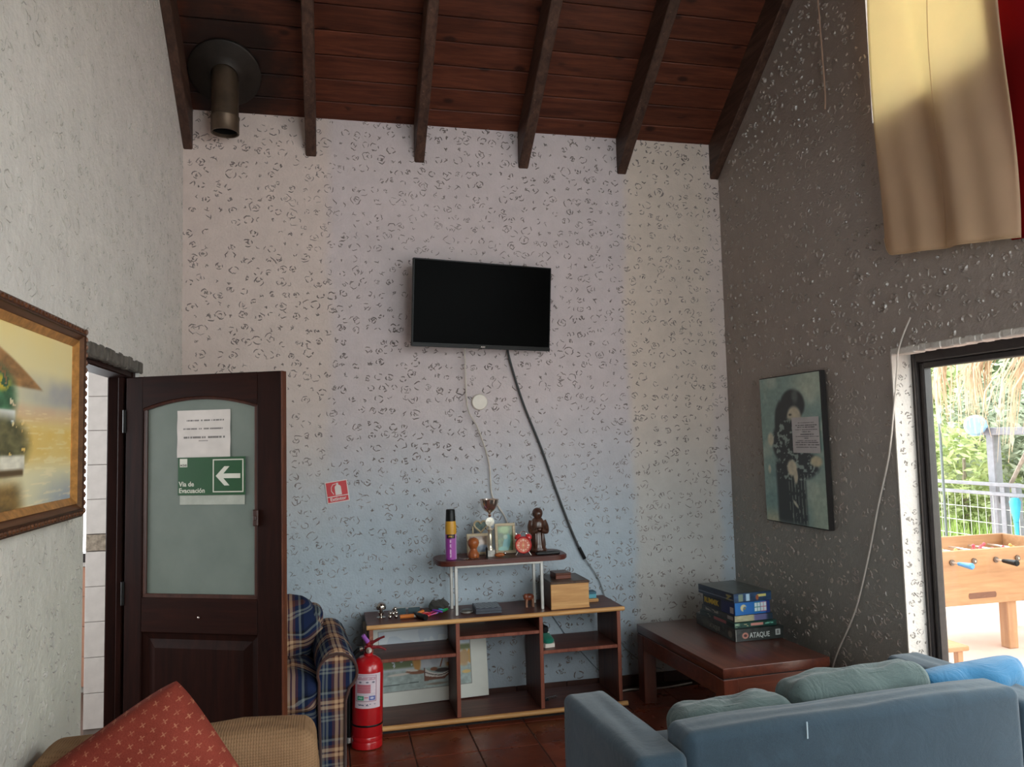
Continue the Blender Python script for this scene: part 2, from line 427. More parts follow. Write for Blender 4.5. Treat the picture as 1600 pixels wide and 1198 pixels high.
def stucco(name, parent, mat, origin, U, V, N, u0, u1, v0, v1, sp, seed, keep=lambda u, v: True, amp=1.0, wid=1.0, strength=lambda u, v: 1.0):
    """hand-stamped plaster: broken wobbly rings and little star strokes raised from the wall"""
    rnd = random.Random(seed); vs = []; fs = []
    O, U, V, N = (Vector(k) for k in (origin, U, V, N))
    def ridge(pts, h, w):
        o = len(vs); n = len(pts)
        for i, (a, b) in enumerate(pts):
            a2, b2 = pts[min(i+1, n-1)]; a1, b1 = pts[max(i-1, 0)]
            dx, dy = a2-a1, b2-b1; L = math.hypot(dx, dy) or 1; px, py = -dy/L*w, dx/L*w
            taper = 0.35 if i in (0, n-1) else 1.0
            vs.append(O+U*(a-px*taper)+V*(b-py*taper)-N*0.0006)
            vs.append(O+U*a+V*b+N*(h*taper))
            vs.append(O+U*(a+px*taper)+V*(b+py*taper)-N*0.0006)
        for i in range(n-1):
            k = o+3*i
            fs.append((k, k+1, k+4, k+3)); fs.append((k+1, k+2, k+5, k+4))
    nu = round((u1-u0)/sp); nv = round((v1-v0)/sp)
    for j in range(nv):
        for i in range(nu):
            u = u0+(i+0.5+rnd.uniform(-.28, .28)+0.25*(j % 2))*sp; v = v0+(j+0.5+rnd.uniform(-.28, .28))*sp
            if not keep(u, v) or rnd.random() < 0.08: continue
            s = strength(u, v)*rnd.uniform(0.5, 1.15)
            if s < 0.15: continue
            R = sp*rnd.uniform(0.22, 0.42); h = 0.0065*amp*s; w = 0.0034*wid*(0.7+0.5*s)
            t = rnd.random(); a0 = rnd.uniform(0, 6.28)
            if t < 0.70:
                st = a0
                for q in range(rnd.choice((2, 3, 3, 4))):                 # broken crumpled ring
                    sw = rnd.uniform(0.7, 1.9); rr = R*rnd.uniform(0.8, 1.15); sq = rnd.uniform(0.7, 1.0)
                    ridge([(u+rr*(1+rnd.uniform(-.2, .2))*math.cos(st+sw*k/4), v+sq*rr*(1+rnd.uniform(-.2, .2))*math.sin(st+sw*k/4)) for k in range(5)], h*rnd.uniform(.6, 1.1), w*rnd.uniform(.7, 1.15))
                    st += sw+rnd.uniform(0.2, 1.1)
            if t > 0.25:
                for q in range(rnd.choice((2, 3, 4))):                    # star strokes inside
                    a = a0+q*1.7+rnd.uniform(-.5, .5); L = R*rnd.uniform(0.5, 1.1); cx, cy = u+rnd.uniform(-.35, .35)*R, v+rnd.uniform(-.35, .35)*R
                    c1 = rnd.uniform(-.35, .35)*L
                    ridge([(cx+L*(k/3-0.45)*math.cos(a)-c1*math.sin(math.pi*k/3)*math.sin(a), cy+L*(k/3-0.45)*math.sin(a)+c1*math.sin(math.pi*k/3)*math.cos(a)) for k in range(4)], h*0.85, w*rnd.uniform(.6, 1.0))
    mb = MB(); mb.v = [tuple(p) for p in vs]; mb.f = fs
    o = mb.build(name, mat, parent); o['kind'] = 'stuff'
    return o
rn = np.random.RandomState(3).rand(12, 12)
def patchy(u, v):
    a, b = u*1.3+3, v*1.3+2; i, j = int(a) % 11, int(b) % 11; fx, fy = a-int(a), b-int(b)
    n = (rn[j, i]*(1-fx)+rn[j, i+1]*fx)*(1-fy)+(rn[j+1, i]*(1-fx)+rn[j+1, i+1]*fx)*fy
    return 0.45+1.0*n
stucco('stucco_relief', wall_back, M_ridge_dark, (0, YB, 0), (1, 0, 0), (0, 0, 1), (0, -1, 0), XL+0.01, XR-0.01, 0.08, ZE, 0.074, 11, amp=0.9, strength=lambda u, v: patchy(u, v)*(0.72 if v < 1.5 else 1.0))
def keepL(u, v): return v < zroof(u)-0.3 and not (DOOR[0]-0.03 < u < DOOR[1]+0.03 and v < DOOR[3]+0.03)
stucco('stucco_relief', wall_left, M_ridge_pale, (XL, 0, 0), (0, 1, 0), (0, 0, 1), (1, 0, 0), 1.2, YB-0.01, 0.3, 5.2, 0.085, 12, keep=keepL, amp=0.55, wid=0.8, strength=lambda u, v: patchy(u+2, v)*0.7)
def keepR(u, v):
    if v > zroof(u)-0.3: return False
    for h in (PAT, HIGH):
        if h[0]-0.03 < u < h[1]+0.03 and h[2]-0.03 < v < h[3]+0.03: return False
    return True
stucco('stucco_relief', wall_right, M_ridge_r, (XR, 0, 0), (0, 1, 0), (0, 0, 1), (-1, 0, 0), 1.4, YB-0.01, 0.1, 5.0, 0.076, 13, keep=keepR, amp=1.5, wid=1.35, strength=lambda u, v: patchy(u+5, v)*(1.2 if v > 2 else 0.75))
# rough plaster lips around the patio opening (far reveal faces the camera)
rev = MB().box(XR-0.004, PAT[1]-0.004, 0.0, XR+0.108, PAT[1]+0.004, PAT[3]+0.004).build('reveal_face', M_reveal, wall_right)
stucco('stucco_relief', rev, M_ridge_rev, (XR, PAT[1]-0.0045, 0), (1, 0, 0), (0, 0, 1), (0, -1, 0), 0.004, 0.1, 0.05, 1.98, 0.048, 14, amp=0.55, wid=0.9)
rs_ = random.Random(5); mb = MB()
y = PAT[0]
while y < PAT[1]:
    d = rs_.uniform(0.02, 0.05); mb.rbox(XR-0.006-rs_.uniform(0, .006), y, PAT[3]-0.012-rs_.uniform(0, .006), XR+0.06, min(y+d+0.01, PAT[1]), PAT[3]+0.012+rs_.uniform(0, 0.008), 0.005, 1); y += d
mb.build('plaster_lip', M_reveal, wall_right)

# ---- ceiling: planks on a dark deck, rafters below
M_deck = plain('roof_deck', C(30, 18, 14), 0.9)
M_plank = wood('pine_plank', C(60, 27, 18), C(106, 56, 38), 'x', 1.0, 0.42, rnd=0.16, knots=True)
# soot around the flue collar
FL = (-0.593, 4.723)
nt = M_plank.node_tree; g = NG(nt); b = nt.nodes['Principled BSDF']
src = b.inputs['Base Color'].links[0].from_socket; P = g.wpos(); x, y, z = g.sep(P)
dx = g.m('MULTIPLY', g.m('SUBTRACT', x, FL[0]+0.03), 0.9); dy = g.m('SUBTRACT', y, FL[1]-0.02)
rr = g.m('ADD', g.m('SQRT', g.m('ADD', g.m('MULTIPLY', dx, dx), g.m('MULTIPLY', dy, dy))), g.m('MULTIPLY', g.noise(P, 6, 4, 0.7), 0.28))
sf = g.m('SUBTRACT', 1.0, g.sm(rr, 0.33, 0.56))
g.l(g.mix(g.m('MULTIPLY', sf, 0.88), src, C(18, 13, 11)), b.inputs['Base Color'])
M_rafter = wood('rafter_wood', C(44, 26, 20), C(92, 66, 54), 'y', 0.8, 0.55, rnd=0.1, wear=0.25)
ceiling = MB()
n0, n1 = YB+0.12, YR
ceiling.add([(XL-.1,n0,ZE-K*.12+.03),(XR+.1,n0,ZE-K*.12+.03),(XR+.1,YR,ZR+.03),(XL-.1,YR,ZR+.03),(XL-.1,n0,ZE-K*.12+.14),(XR+.1,n0,ZE-K*.12+.14),(XR+.1,YR,ZR+.14),(XL-.1,YR,ZR+.14)],
            [(0,3,2,1),(4,5,6,7),(0,1,5,4),(1,2,6,5),(2,3,7,6),(3,0,4,7)])
zf = zroof(YF-.12)
ceiling.add([(XL-.1,YR,ZR),(XR+.1,YR,ZR),(XR+.1,YF-.12,zf),(XL-.1,YF-.12,zf),(XL-.1,YR,ZR+.14),(XR+.1,YR,ZR+.14),(XR+.1,YF-.12,zf+.14),(XL-.1,YF-.12,zf+.14)],
            [(0,3,2,1),(4,5,6,7),(0,1,5,4),(1,2,6,5),(2,3,7,6),(3,0,4,7)])
ceiling = struct(ceiling.build('ceiling', M_deck))
sl = math.atan(K); PW = 0.149
pl_mesh = MB().rbox(-(XR-XL)/2-0.02, -PW/2+0.0025, 0.0, (XR-XL)/2+0.02, PW/2-0.0025, 0.022, 0.004, 1).mesh('plank', M_plank)
L = (YB-YR)/math.cos(sl); k = 0; d = PW/2-0.03
while d < L:
    yy = YB - d*math.cos(sl); zz = ZE + d*math.sin(sl)
    link('plank', pl_mesh, ceiling, ((XL+XR)/2, yy, zz), (-sl, 0, 0)); d += PW; k += 1
RD = 0.262                                # vertical depth of a rafter
for xa, xb in ((XL, -0.805), (-0.140, -0.074), (0.542, 0.606), (1.236, 1.304), (1.936, 2.003), (2.636, XR)):
    cx, w = (xa+xb)/2, (xb-xa)/2
    y0, y1 = YB+0.02, YR
    a, b2 = zroof(YB)-K*0.02+0.012, ZR+0.012
    mb = MB().add([(-w,y0,a-RD),(w,y0,a-RD),(w,y1,b2-RD),(-w,y1,b2-RD),(-w,y0,a),(w,y0,a),(w,y1,b2),(-w,y1,b2)],
                  [(0,3,2,1),(4,5,6,7),(0,1,5,4),(1,2,6,5),(2,3,7,6),(3,0,4,7)])
    bm = bmesh.new(); me = mb.mesh('rafter'); bm.from_mesh(me); bmesh.ops.bevel(bm, geom=bm.edges[:], offset=0.006, segments=1, affect='EDGES')
    bm.to_mesh(me); bm.free(); me.materials.append(M_rafter); link('rafter', me, ceiling, (cx, 0, 0))
ridge = MB().box(XL, YR-0.05, ZR-0.34, XR, YR+0.05, ZR-0.02).build('ridge_beam', M_rafter, ceiling)

# ---- floor with clay tiles
M_slab = plain('grout_bed', C(62, 40, 33), 0.9)
floor = struct(MB().box(XL-0.12, YF-0.1, -0.1, XR+WALLT, YB+0.1, -0.004).build('floor', M_slab))
mt, nt, b = newmat('clay_tile'); g = NG(nt); oi = nt.nodes.new('ShaderNodeObjectInfo'); P = g.wpos()
n = g.noise(P, 5, 5, 0.6); c = g.ramp(n, [(0.3, C(92, 40, 26)), (0.7, C(132, 66, 44))])
hv = nt.nodes.new('ShaderNodeHueSaturation'); g.l(g.m('ADD', g.m('MULTIPLY', oi.outputs['Random'], 0.3), 0.82), hv.inputs['Value']); g.l(c, hv.inputs['Color'])
g.l(hv.outputs[0], b.inputs['Base Color']); g.l(g.ramp(g.noise(P, 8, 4), [(0.3, 0.22), (0.7, 0.42)]), b.inputs['Roughness'])
g.l(g.bump(g.noise(P, 30, 3), 0.08, 0.004), b.inputs['Normal']); M_tile = mt
TP = 0.332; tm = MB().rbox(-TP/2+0.003, -TP/2+0.003, -0.01, TP/2-0.003, TP/2-0.003, 0.0, 0.0025, 1).mesh('tile', M_tile)
i0 = math.floor((XL-0.747)/TP); i1 = math.ceil((XR-0.747)/TP)
for j in range(-8, 2):
    for i in range(i0, i1+1):
        cx, cy = 0.747+(i+0.5)*TP, 4.15+(j+0.5)*TP
        if cx-TP/2 > XR or cx+TP/2 < XL or cy+TP/2 > YB+0.1 or cx+TP/2 > XR+WALLT: continue
        link('tile', tm, floor, (cx, cy, 0))
# ---- skirting tiles along the back wall
M_skirt = plain('skirting_clay', C(74, 44, 36), 0.5, var=0.3, scale=9)
bb = struct(MB().box(XL, YB-0.006, 0, XR, YB, 0.066).build('baseboard_back', M_slab))
sk = MB().rbox(-TP/2+0.002, -0.012, 0.0, TP/2-0.002, 0.0, 0.07, 0.003, 1).mesh('skirting_tile', M_skirt)
x = XL+TP/2
while x+TP/2 < XR+0.02:
    link('skirting_tile', sk, bb, (x, YB-0.004, 0)); x += TP

# ---- patio window frame in the right wall
M_frame = plain('dark_frame', C(38, 32, 31), 0.4, var=0.3, scale=30, spec=0.5)
M_glass = glassmat('window_glass')
X0 = XR+0.105
win1 = MB()
win1.rbox(X0, PAT[1]-0.034, 0, X0+0.08, PAT[1]+0.0, PAT[3], 0.006, 1)          # far jamb
win1.rbox(X0+0.018, PAT[1]-0.064, 0.0, X0+0.066, PAT[1]-0.032, PAT[3]-0.055, 0.006, 1)  # sash stile
win1.rbox(X0, PAT[0], PAT[3]-0.055, X0+0.08, PAT[1]-0.03, PAT[3], 0.006, 1)     # head
win1.rbox(X0+0.018, PAT[0], PAT[3]-0.085, X0+0.066, PAT[1]-0.06, PAT[3]-0.054, 0.005, 1)
win1.rbox(X0+0.018, PAT[0], 0.0, X0+0.066, PAT[1]-0.06, 0.07, 0.006, 1)         # sill rail
win1.rbox(X0, PAT[0], 0, X0+0.08, PAT[0]+0.08, PAT[3], 0.006, 1)
win1.rbox(X0+0.018, 2.0, 0.06, X0+0.066, 2.06, PAT[3]-0.08, 0.006, 1)
window_1 = struct(win1.build('window_1', M_frame))
for ya, yb in ((PAT[0]+0.07, 2.005), (2.055, PAT[1]-0.06)):
    MB().box(X0+0.038, ya, 0.065, X0+0.044, yb, PAT[3]-0.08).build('pane', M_glass, window_1)
MB().box(X0+0.005, PAT[1]-0.026, 0.02, X0-0.004, PAT[1]-0.021, PAT[3]-0.03).build('frame_bead', plain('bead', C(72, 64, 60), 0.35), window_1)
# ---- high windows
def high_window(name, h):
    mb = MB(); x0, x1 = XR+0.11, XR+0.16; y0, y1, z0, z1 = h
    for a in ((y0, z0, y0+0.05, z1), (y1-0.05, z0, y1, z1), (y0, z0, y1, z0+0.05), (y0, z1-0.05, y1, z1), ((y0+y1)/2-0.025, z0, (y0+y1)/2+0.025, z1)):
        mb.rbox(x0, a[0], a[1], x1, a[2], a[3], 0.005, 1)
    w = struct(mb.build(name, plain(name+'_paint', C(205, 200, 192), 0.5)))
    ym = (y0+y1)/2
    for ya, yb in ((y0+0.045, ym-0.02), (ym+0.02, y1-0.045)):
        MB().box(XR+0.132, ya, z0+0.045, XR+0.137, yb, z1-0.045).build('pane', M_glass, w)
    return w
_m = MB()
for a in ((_f[0], _f[2], _f[0]+.06, _f[3]), (_f[1]-.06, _f[2], _f[1], _f[3]), (_f[0], _f[2], _f[1], _f[2]+.06), (_f[0], _f[3]-.06, _f[1], _f[3]), ((_f[0]+_f[1])/2-.03, _f[2], (_f[0]+_f[1])/2+.03, _f[3])):
    _m.rbox(a[0], YF-0.09, a[1], a[2], YF-0.04, a[3], 0.004, 1)
_w5 = struct(_m.build('added_window_5', M_frame)); _c = (_f[0]+_f[1])/2  # frame of the added window behind the camera
for xa, xb in ((_f[0]+.055, _c-.025), (_c+.025, _f[1]-.055)): MB().box(xa, YF-0.068, _f[2]+.055, xb, YF-0.062, _f[3]-.055).build('pane', M_glass, _w5)
high_window('window_2', HIGH); high_window('added_window_3', HIGH2)  # the second one is the added window beside the camera

# ---- left doorway: dark frame
M_door = wood('door_wood', C(24, 9, 7), C(46, 20, 14), 'z', 0.9, 0.5, spec=0.1)
fr = MB(); y0, y1, z0, z1 = DOOR
fr.rbox(XL-0.12, y1-0.05, 0, XL-0.015, y1, z1, 0.004, 1)
fr.rbox(XL-0.12, y0, z1-0.05, XL-0.02, y1-0.045, z1, 0.004, 1)
fr.rbox(XL-0.07, y1-0.075, 0, XL-0.045, y1-0.045, z1-0.045, 0.003, 1)
fr.rbox(XL-0.12, y0, 0, XL-0.09, y0+0.02, z1-0.045, 0.003, 1)
trim_1 = struct(fr.build('trim_1', M_door))
M_lint = plain('rough_lintel', C(98, 92, 86), 0.9, var=0.4, scale=25, bump=0.6, bscale=60)
mb = MB(); y = y0; rs_ = random.Random(9)
while y < y1+0.03:
    mb.rbox(XL-0.06, y, z1-0.02-rs_.uniform(0, .01), XL+0.006+rs_.uniform(0, .006), y+0.05, z1+0.022+rs_.uniform(0, .012), 0.006, 1); y += 0.04
mb.build('plaster_lip', M_lint, wall_left)

# ---- the tiled room behind the doorway
M_wt = plain('white_glaze', C(206, 200, 196), 0.25, var=0.06); M_pk = plain('pink_glaze', C(196, 146, 122), 0.3, var=0.1)
M_gr = plain('grey_grout', C(120, 110, 104), 0.9); M_kw = plain('pale_plaster', C(170, 165, 158), 0.8)
wall_2 = struct(MB().box(-1.385, 5.0, -0.1, XL-0.12, 5.1, 2.4).build('wall_tiled', M_gr))
wt = MB().rbox(-0.0985, -0.012, -0.0985, 0.0985, 0.0, 0.0985, 0.002, 1).mesh('tile', M_wt)
bt = MB().rbox(-0.0985, -0.012, -0.046, 0.0985, 0.0, 0.046, 0.002, 1).mesh('border_tile', plain('border_glaze', C(150, 138, 124), 0.3, var=0.5, scale=40))
zc = 1.09
for tx in (-1.285, -1.085):
    link('border_tile', bt, wall_2, (tx, 5.0, zc))
    for kz in range(6): link('tile', wt, wall_2, (tx, 5.0, zc+0.05+0.1+0.2*kz))
    for kz in range(5): link('tile', wt, wall_2, (tx, 5.0, zc-0.05-0.1-0.2*kz))
KY = 5.9; kh = MB()
kh.box(-3.2, KY, -0.1, -1.0, KY+0.1, 0.92); kh.box(-3.2, KY, 2.3, -1.0, KY+0.1, 2.5); kh.box(-1.50, KY, 0.9, -1.0, KY+0.1, 2.4); kh.box(-3.2, KY, 0.9, -2.6, KY+0.1, 2.4)
kh.box(-3.3, 2.4, -0.1, -3.2, KY+0.1, 0.9); kh.box(-3.3, 2.4, 2.25, -3.2, KY+0.1, 2.5); kh.box(-3.3, 2.4, 0.9, -3.2, 2.8, 2.3); kh.box(-3.3, 5.2, 0.9, -3.2, KY+0.1, 2.3); kh.box(-3.3, 2.3, -0.1, XL-0.12, 2.4, 2.5); kh.box(-1.0, 5.1, -0.1, XL-0.12, KY+0.1, 2.5)  # leaves an opening in the unseen side wall, added to brighten the tiles
wall_3 = struct(kh.build('wall_far_room', M_kw))
struct(MB().box(-3.3, 2.3, 2.4, XL-0.12, KY+0.1, 2.5).build('ceiling_far_room', M_kw))
struct(MB().box(-3.3, 2.3, -0.1, XL-0.12, KY+0.1, -0.002).build('floor_far_room', plain('dark_floor', C(90, 70, 60), 0.5)))
pt = MB().rbox(-0.0985, -0.012, -0.0985, 0.0985, 0.0, 0.0985, 0.002, 1).mesh('tile', M_pk)
for ix in range(4):
    for kz in range(4): link('tile', pt, wall_3, (-1.48-0.2*ix, KY, 0.135+0.2*kz))
sill = struct(MB().box(-2.6, KY-0.02, 0.86, -1.48, KY+0.1, 0.925).rbox(-1.54, KY+0.02, 0.9, -1.48, KY+0.07, 2.3, .004, 1).build('window_4', M_frame))
MB().box(-2.6, KY-0.03, 0.84, -1.48, KY-0.018, 0.865).build('sill_edge', M_wt, sill)
portal((-2.05, KY+0.1, 1.6), (-math.pi/2, 0, 0), 1.1, 1.4)

portal((-3.3, 4.0, 1.57), (0, -math.pi/2, 0), 1.35, 2.4)  # sky portal for the added side opening

# ------------------------------------------------------------------ common materials
M_black = plain('black_plastic', C(17, 17, 18), 0.4, var=0.15, spec=0.3)
M_screen = plain('tv_glass', C(5, 5, 5), 0.3, var=0.05, spec=0.02)
M_white = plain('white_plastic', C(226, 216, 204), 0.4, var=0.05)
M_chrome = plain('polished_metal', C(205, 196, 188), 0.18, 1.0, var=0.1)
M_steel = plain('pale_steel', C(196, 192, 186), 0.38, 0.55, var=0.1)
M_paper = plain('paper', C(212, 202, 194), 0.8, var=0.04)
M_inkd = plain('dark_ink', C(66, 60, 58), 0.7)
M_print = printed('ink_print', 0.55)
M_printg = printed('ink_gloss', 0.32, 0.15)
M_brownrack = wood('rack_melamine', C(74, 36, 28), C(116, 68, 55), 'x', 0.7, 0.38, spec=0.25)
M_brownv = wood('rack_melamine_upright', C(70, 38, 31), C(110, 70, 58), 'z', 0.7, 0.42, spec=0.25)
M_edge = wood('rack_red_edge', C(116, 58, 44), C(160, 98, 78), 'z', 1.0, 0.45, wear=0.25)
M_trim = wood('pine_trim', C(190, 132, 76), C(234, 184, 122), 'x', 1.0, 0.45)
M_cord_w = plain('white_cable', C(206, 196, 186), 0.5); M_cord_k = plain('grey_cable', C(58, 60, 62), 0.5)

def smooth_path(pts, n=6):
    P = [Vector(p) for p in pts]; P = [2*P[0]-P[1]] + P + [2*P[-1]-P[-2]]; out = []
    for i in range(1, len(P)-2):
        for k in range(n):
            t = k/n; a, b, c, d = P[i-1], P[i], P[i+1], P[i+2]
            out.append(0.5*((2*b)+(c-a)*t+(2*a-5*b+4*c-d)*t*t+(3*b-a-3*c+d)*t**3))
    out.append(P[-2]); return out

# ------------------------------------------------------------------ sofa (seen from behind)
M_sofa = fabric('sofa_fabric', C(46, 62, 74), 0.2, 520, stain=C(58, 77, 91), wrinkle=0.12)
M_sofac = fabric('cushion_fabric', C(74, 87, 86), 0.18, 520, stain=C(60, 72, 75), wrinkle=0.5)
M_bluep = fabric('blue_pillow_fabric', C(46, 100, 136), 0.14, 600, wrinkle=0.4)
sofa = thing('sofa', 'blue-grey fabric sofa with square arms, its back turned to the viewer', 'sofa', (0.935, 2.385, 0), (0, 0, math.radians(3.0)))
def softbox(x0, y0, z0, x1, y1, z1, r, bulge=0.012, seed=1, n=8, lump=1.0):
    """upholstered box: rounded edges, slightly bulging and uneven faces"""
    c = Vector(((x0+x1)/2, (y0+y1)/2, (z0+z1)/2)); H = ((x1-x0)/2, (y1-y0)/2, (z1-z0)/2)
    rn_ = random.Random(seed); ph = [rn_.uniform(0, 6) for _ in range(6)]
    def axis(h):
        e = [r*(1-math.tan(math.radians(a))) for a in (45, 33, 22, 11)]
        i0 = h-r
        return [-h+k for k in e] + [-i0+2*i0*k/n for k in range(n+1)] + [h-k for k in e[::-1]]
    ax = [axis(h) for h in H]; mb = MB()
    for d in range(3):
        u_, v_ = [(1, 2), (2, 0), (0, 1)][d]; U, V = ax[u_], ax[v_]
        for s_ in (-1, 1):
            o_ = len(mb.v)
            for b_ in V:
                for a_ in U:
                    q = [0, 0, 0]; q[d] = s_*H[d]; q[u_] = a_; q[v_] = b_
                    q = Vector(q); k = Vector([max(-H[i]+r, min(H[i]-r, q[i])) for i in range(3)]); e = q-k
                    if e.length > 1e-9: q = k+e.normalized()*r
                    t_ = [q[i]/H[i] for i in range(3)]
                    bl = bulge*(1+lump*(0.45*math.sin(5*t_[0]+4*t_[2]+ph[0])+0.35*math.sin(9*t_[0]-3*t_[1]+6*t_[2]+ph[1])+0.3*math.sin(8*t_[1]+5*t_[2]+ph[2])))
                    w_ = [max(0, 1-t_[i]**4) for i in range(3)]
                    q += Vector([t_[i]*abs(t_[i])*bl*w_[(i+1) % 3]*w_[(i+2) % 3] for i in range(3)])
                    mb.v.append(tuple(c+q))
            nu = len(U)
            for j in range(len(V)-1):
                for i in range(nu-1):
                    f_ = (o_+j*nu+i, o_+j*nu+i+1, o_+(j+1)*nu+i+1, o_+(j+1)*nu+i); mb.f.append(f_ if s_ > 0 else f_[::-1])
    bm = bmesh.new(); me = mb.mesh('tmp'); bm.from_mesh(me); bpy.data.meshes.remove(me); bmesh.ops.remove_doubles(bm, verts=bm.verts, dist=1e-5)
    return MB().bm(bm)
softbox(0, 0, 0.07, 0.185, 0.70, 0.605, 0.03, 0.006, 1).build('arm', M_sofa, sofa, smooth=True, angle=60)
softbox(1.565, 0, 0.07, 1.75, 0.70, 0.605, 0.03, 0.006, 2).build('arm', M_sofa, sofa, smooth=True, angle=60)
softbox(0.182, 0.0, 0.10, 1.568, 0.165, 0.66, 0.035, 0.008, 3).build('backrest', M_sofa, sofa, smooth=True, angle=60)
MB().rbox(0.17, 0.03, 0.07, 1.58, 0.68, 0.28, 0.02).build('seat_base', M_sofa, sofa, smooth=True)
for k in range(2):
    softbox(0.19+k*0.688, 0.16, 0.27, 0.19+k*0.688+0.684, 0.71, 0.41, 0.04, 0.014, 4+k).build('seat_cushion', M_sofa, sofa, smooth=True, angle=60)
for lx, ly in ((0.05, 0.05), (0.05, 0.64), (1.70, 0.05), (1.70, 0.64)):
    MB().lathe([(0.018, 0.0), (0.026, 0.075)], 10, (lx, ly, 0)).build('foot', M_black, sofa)
def back_cushion(w, h, t_, x, y, z, tilt, seed, ry=0):
    o = softbox(-w/2, -t_/2, -h/2, w/2, t_/2, h/2, 0.05, 0.011, seed, 12, 1.3).build('back_cushion', M_sofac, sofa, smooth=True, angle=180, loc=(x, y, z), rot=(tilt, ry, 0))
    pts = [(-w/2+0.02+(w-0.04)*i/14, -t_/2+0.03, h/2-0.016+0.012*(1-(2*i/14-1)**4)) for i in range(15)]
    MB().tube(pts, 0.004, 6).build('piping', M_sofac, o, smooth=True, angle=180)
back_cushion(0.455, 0.36, 0.17, 0.495, 0.245, 0.475, -0.12, 21, -0.035)
back_cushion(0.61, 0.42, 0.18, 1.045, 0.25, 0.492, -0.14, 22, -0.02)
MB().box(0.62, -0.0125, 0.60, 0.625, -0.0105, 0.655).build('paint_fleck', plain('fleck', C(150, 166, 176), 0.9), sofa)
pil = MB().pillow(0.56, 0.36, 0.19, 30, 24, 0.45, 0.03, 5, 0.012, 0.10).build('throw_pillow', M_bluep, smooth=True, angle=180, weld=True, loc=(2.51, 2.70, 0.515), rot=(-0.18, -0.02, 0.10))
tag(pil, 'bright blue throw pillow leaning on the blue-grey sofa beside the patio window', 'pillow')

# ------------------------------------------------------------------ tan chair and red cushion (bottom left)
mt, nt, b = newmat('waffle_cover'); g = NG(nt); v = g.co(); x, y, z = g.sep(v)
wx = g.m('SINE', g.m('MULTIPLY', x, 800.0)); wz = g.m('SINE', g.m('MULTIPLY', z, 800.0)); wf = g.m('MULTIPLY', g.m('ADD', wx, wz), 0.25)
bc = g.ramp(g.noise(v, 4, 4), [(0.3, C(134, 103, 76)), (0.7, C(160, 126, 95))])
bc = g.mix(g.m('MULTIPLY', g.sm(wf, 0.1, 0.45), 0.6), bc, C(112, 84, 61))
g.l(bc, b.inputs['Base Color']); b.inputs['Roughness'].default_value = 0.95; b.inputs['Specular IOR Level'].default_value = 0.15
g.l(g.bump(wf, 0.5, 0.003), b.inputs['Normal']); M_waffle = mt
tanc = thing('armless_chair', 'tan waffle-covered easy chair holding a red cushion, in front of the open door', 'chair', (-0.44, 2.2, 0))
softbox(-0.385, 0.26, 0.15, 0.385, 0.47, 0.772, 0.045, 0.010, 8).build('backrest', M_waffle, tanc, smooth=True, angle=60)
softbox(-0.38, -0.40, 0.10, 0.38, 0.30, 0.42, 0.06, 0.015, 9).build('seat', M_waffle, tanc, smooth=True, angle=60)
for lx, ly in ((-0.32, -0.34), (0.32, -0.34), (-0.32, 0.40), (0.32, 0.40)):
    MB().rbox(lx-0.025, ly-0.025, 0, lx+0.025, ly+0.025, 0.16, 0.005, 1).build('leg', M_door, tanc)
MB().ball((0.178, 0.267, 0.70), 0.011, 0.006, 0.016, 12, 8).build('burn_hole', plain('burn', C(58, 44, 36), 0.9), tanc, smooth=True)
mt, nt, b = newmat('red_star_fabric'); g = NG(nt); v = g.co(); x, y, z = g.sep(v)
row = g.m('FLOOR', g.m('MULTIPLY', z, 38.0)); par = g.m('MULTIPLY', g.m('MODULO', g.m('ABSOLUTE', row), 2.0), 0.5)
fx = g.m('ABSOLUTE', g.m('SUBTRACT', g.m('FRACT', g.m('ADD', g.m('ADD', g.m('MULTIPLY', x, 30.0), par), 100.0)), 0.5))
fz = g.m('ABSOLUTE', g.m('SUBTRACT', g.m('FRACT', g.m('ADD', g.m('MULTIPLY', z, 38.0), 100.0)), 0.5))
cross = g.m('MULTIPLY', g.m('LESS_THAN', g.m('MINIMUM', fx, fz), 0.05), g.m('LESS_THAN', g.m('MAXIMUM', fx, fz), 0.26))
bc = g.ramp(g.noise(v, 5, 4), [(0.3, C(118, 46, 37)), (0.7, C(142, 62, 50))])
bc = g.mix(0.3, bc, g.ramp(g.noise(v, 500, 2), [(0.35, C(92, 34, 27)), (0.65, C(160, 78, 62))]))
bc = g.mix(g.m('MULTIPLY', cross, g.ramp(g.noise(v, 90, 2), [(0.35, 0.1), (0.6, 0.6)])), bc, C(190, 128, 100))
g.l(bc, b.inputs['Base Color']); b.inputs['Roughness'].default_value = 0.92; b.inputs['Specular IOR Level'].default_value = 0.15
g.l(g.bump(g.m('ADD', g.noise(v, 420, 2), g.m('MULTIPLY', cross, 0.6)), 0.3, 0.002), b.inputs['Normal']); M_red = mt
ang = math.radians(33)
pm = MB().pillow(0.51, 0.51, 0.18, 32, 32, 0.45, 0.0, 7, 0.006, 0.05)
cush = pm.build('throw_cushion', M_red, smooth=True, angle=180, weld=True, loc=(-0.495, 2.335, 0.648), rot=(-0.18, -ang+math.pi/2*0, 0.06))
tag(cush, 'brick-red cushion with small star stitches standing on its corner against tan chair', 'cushion')

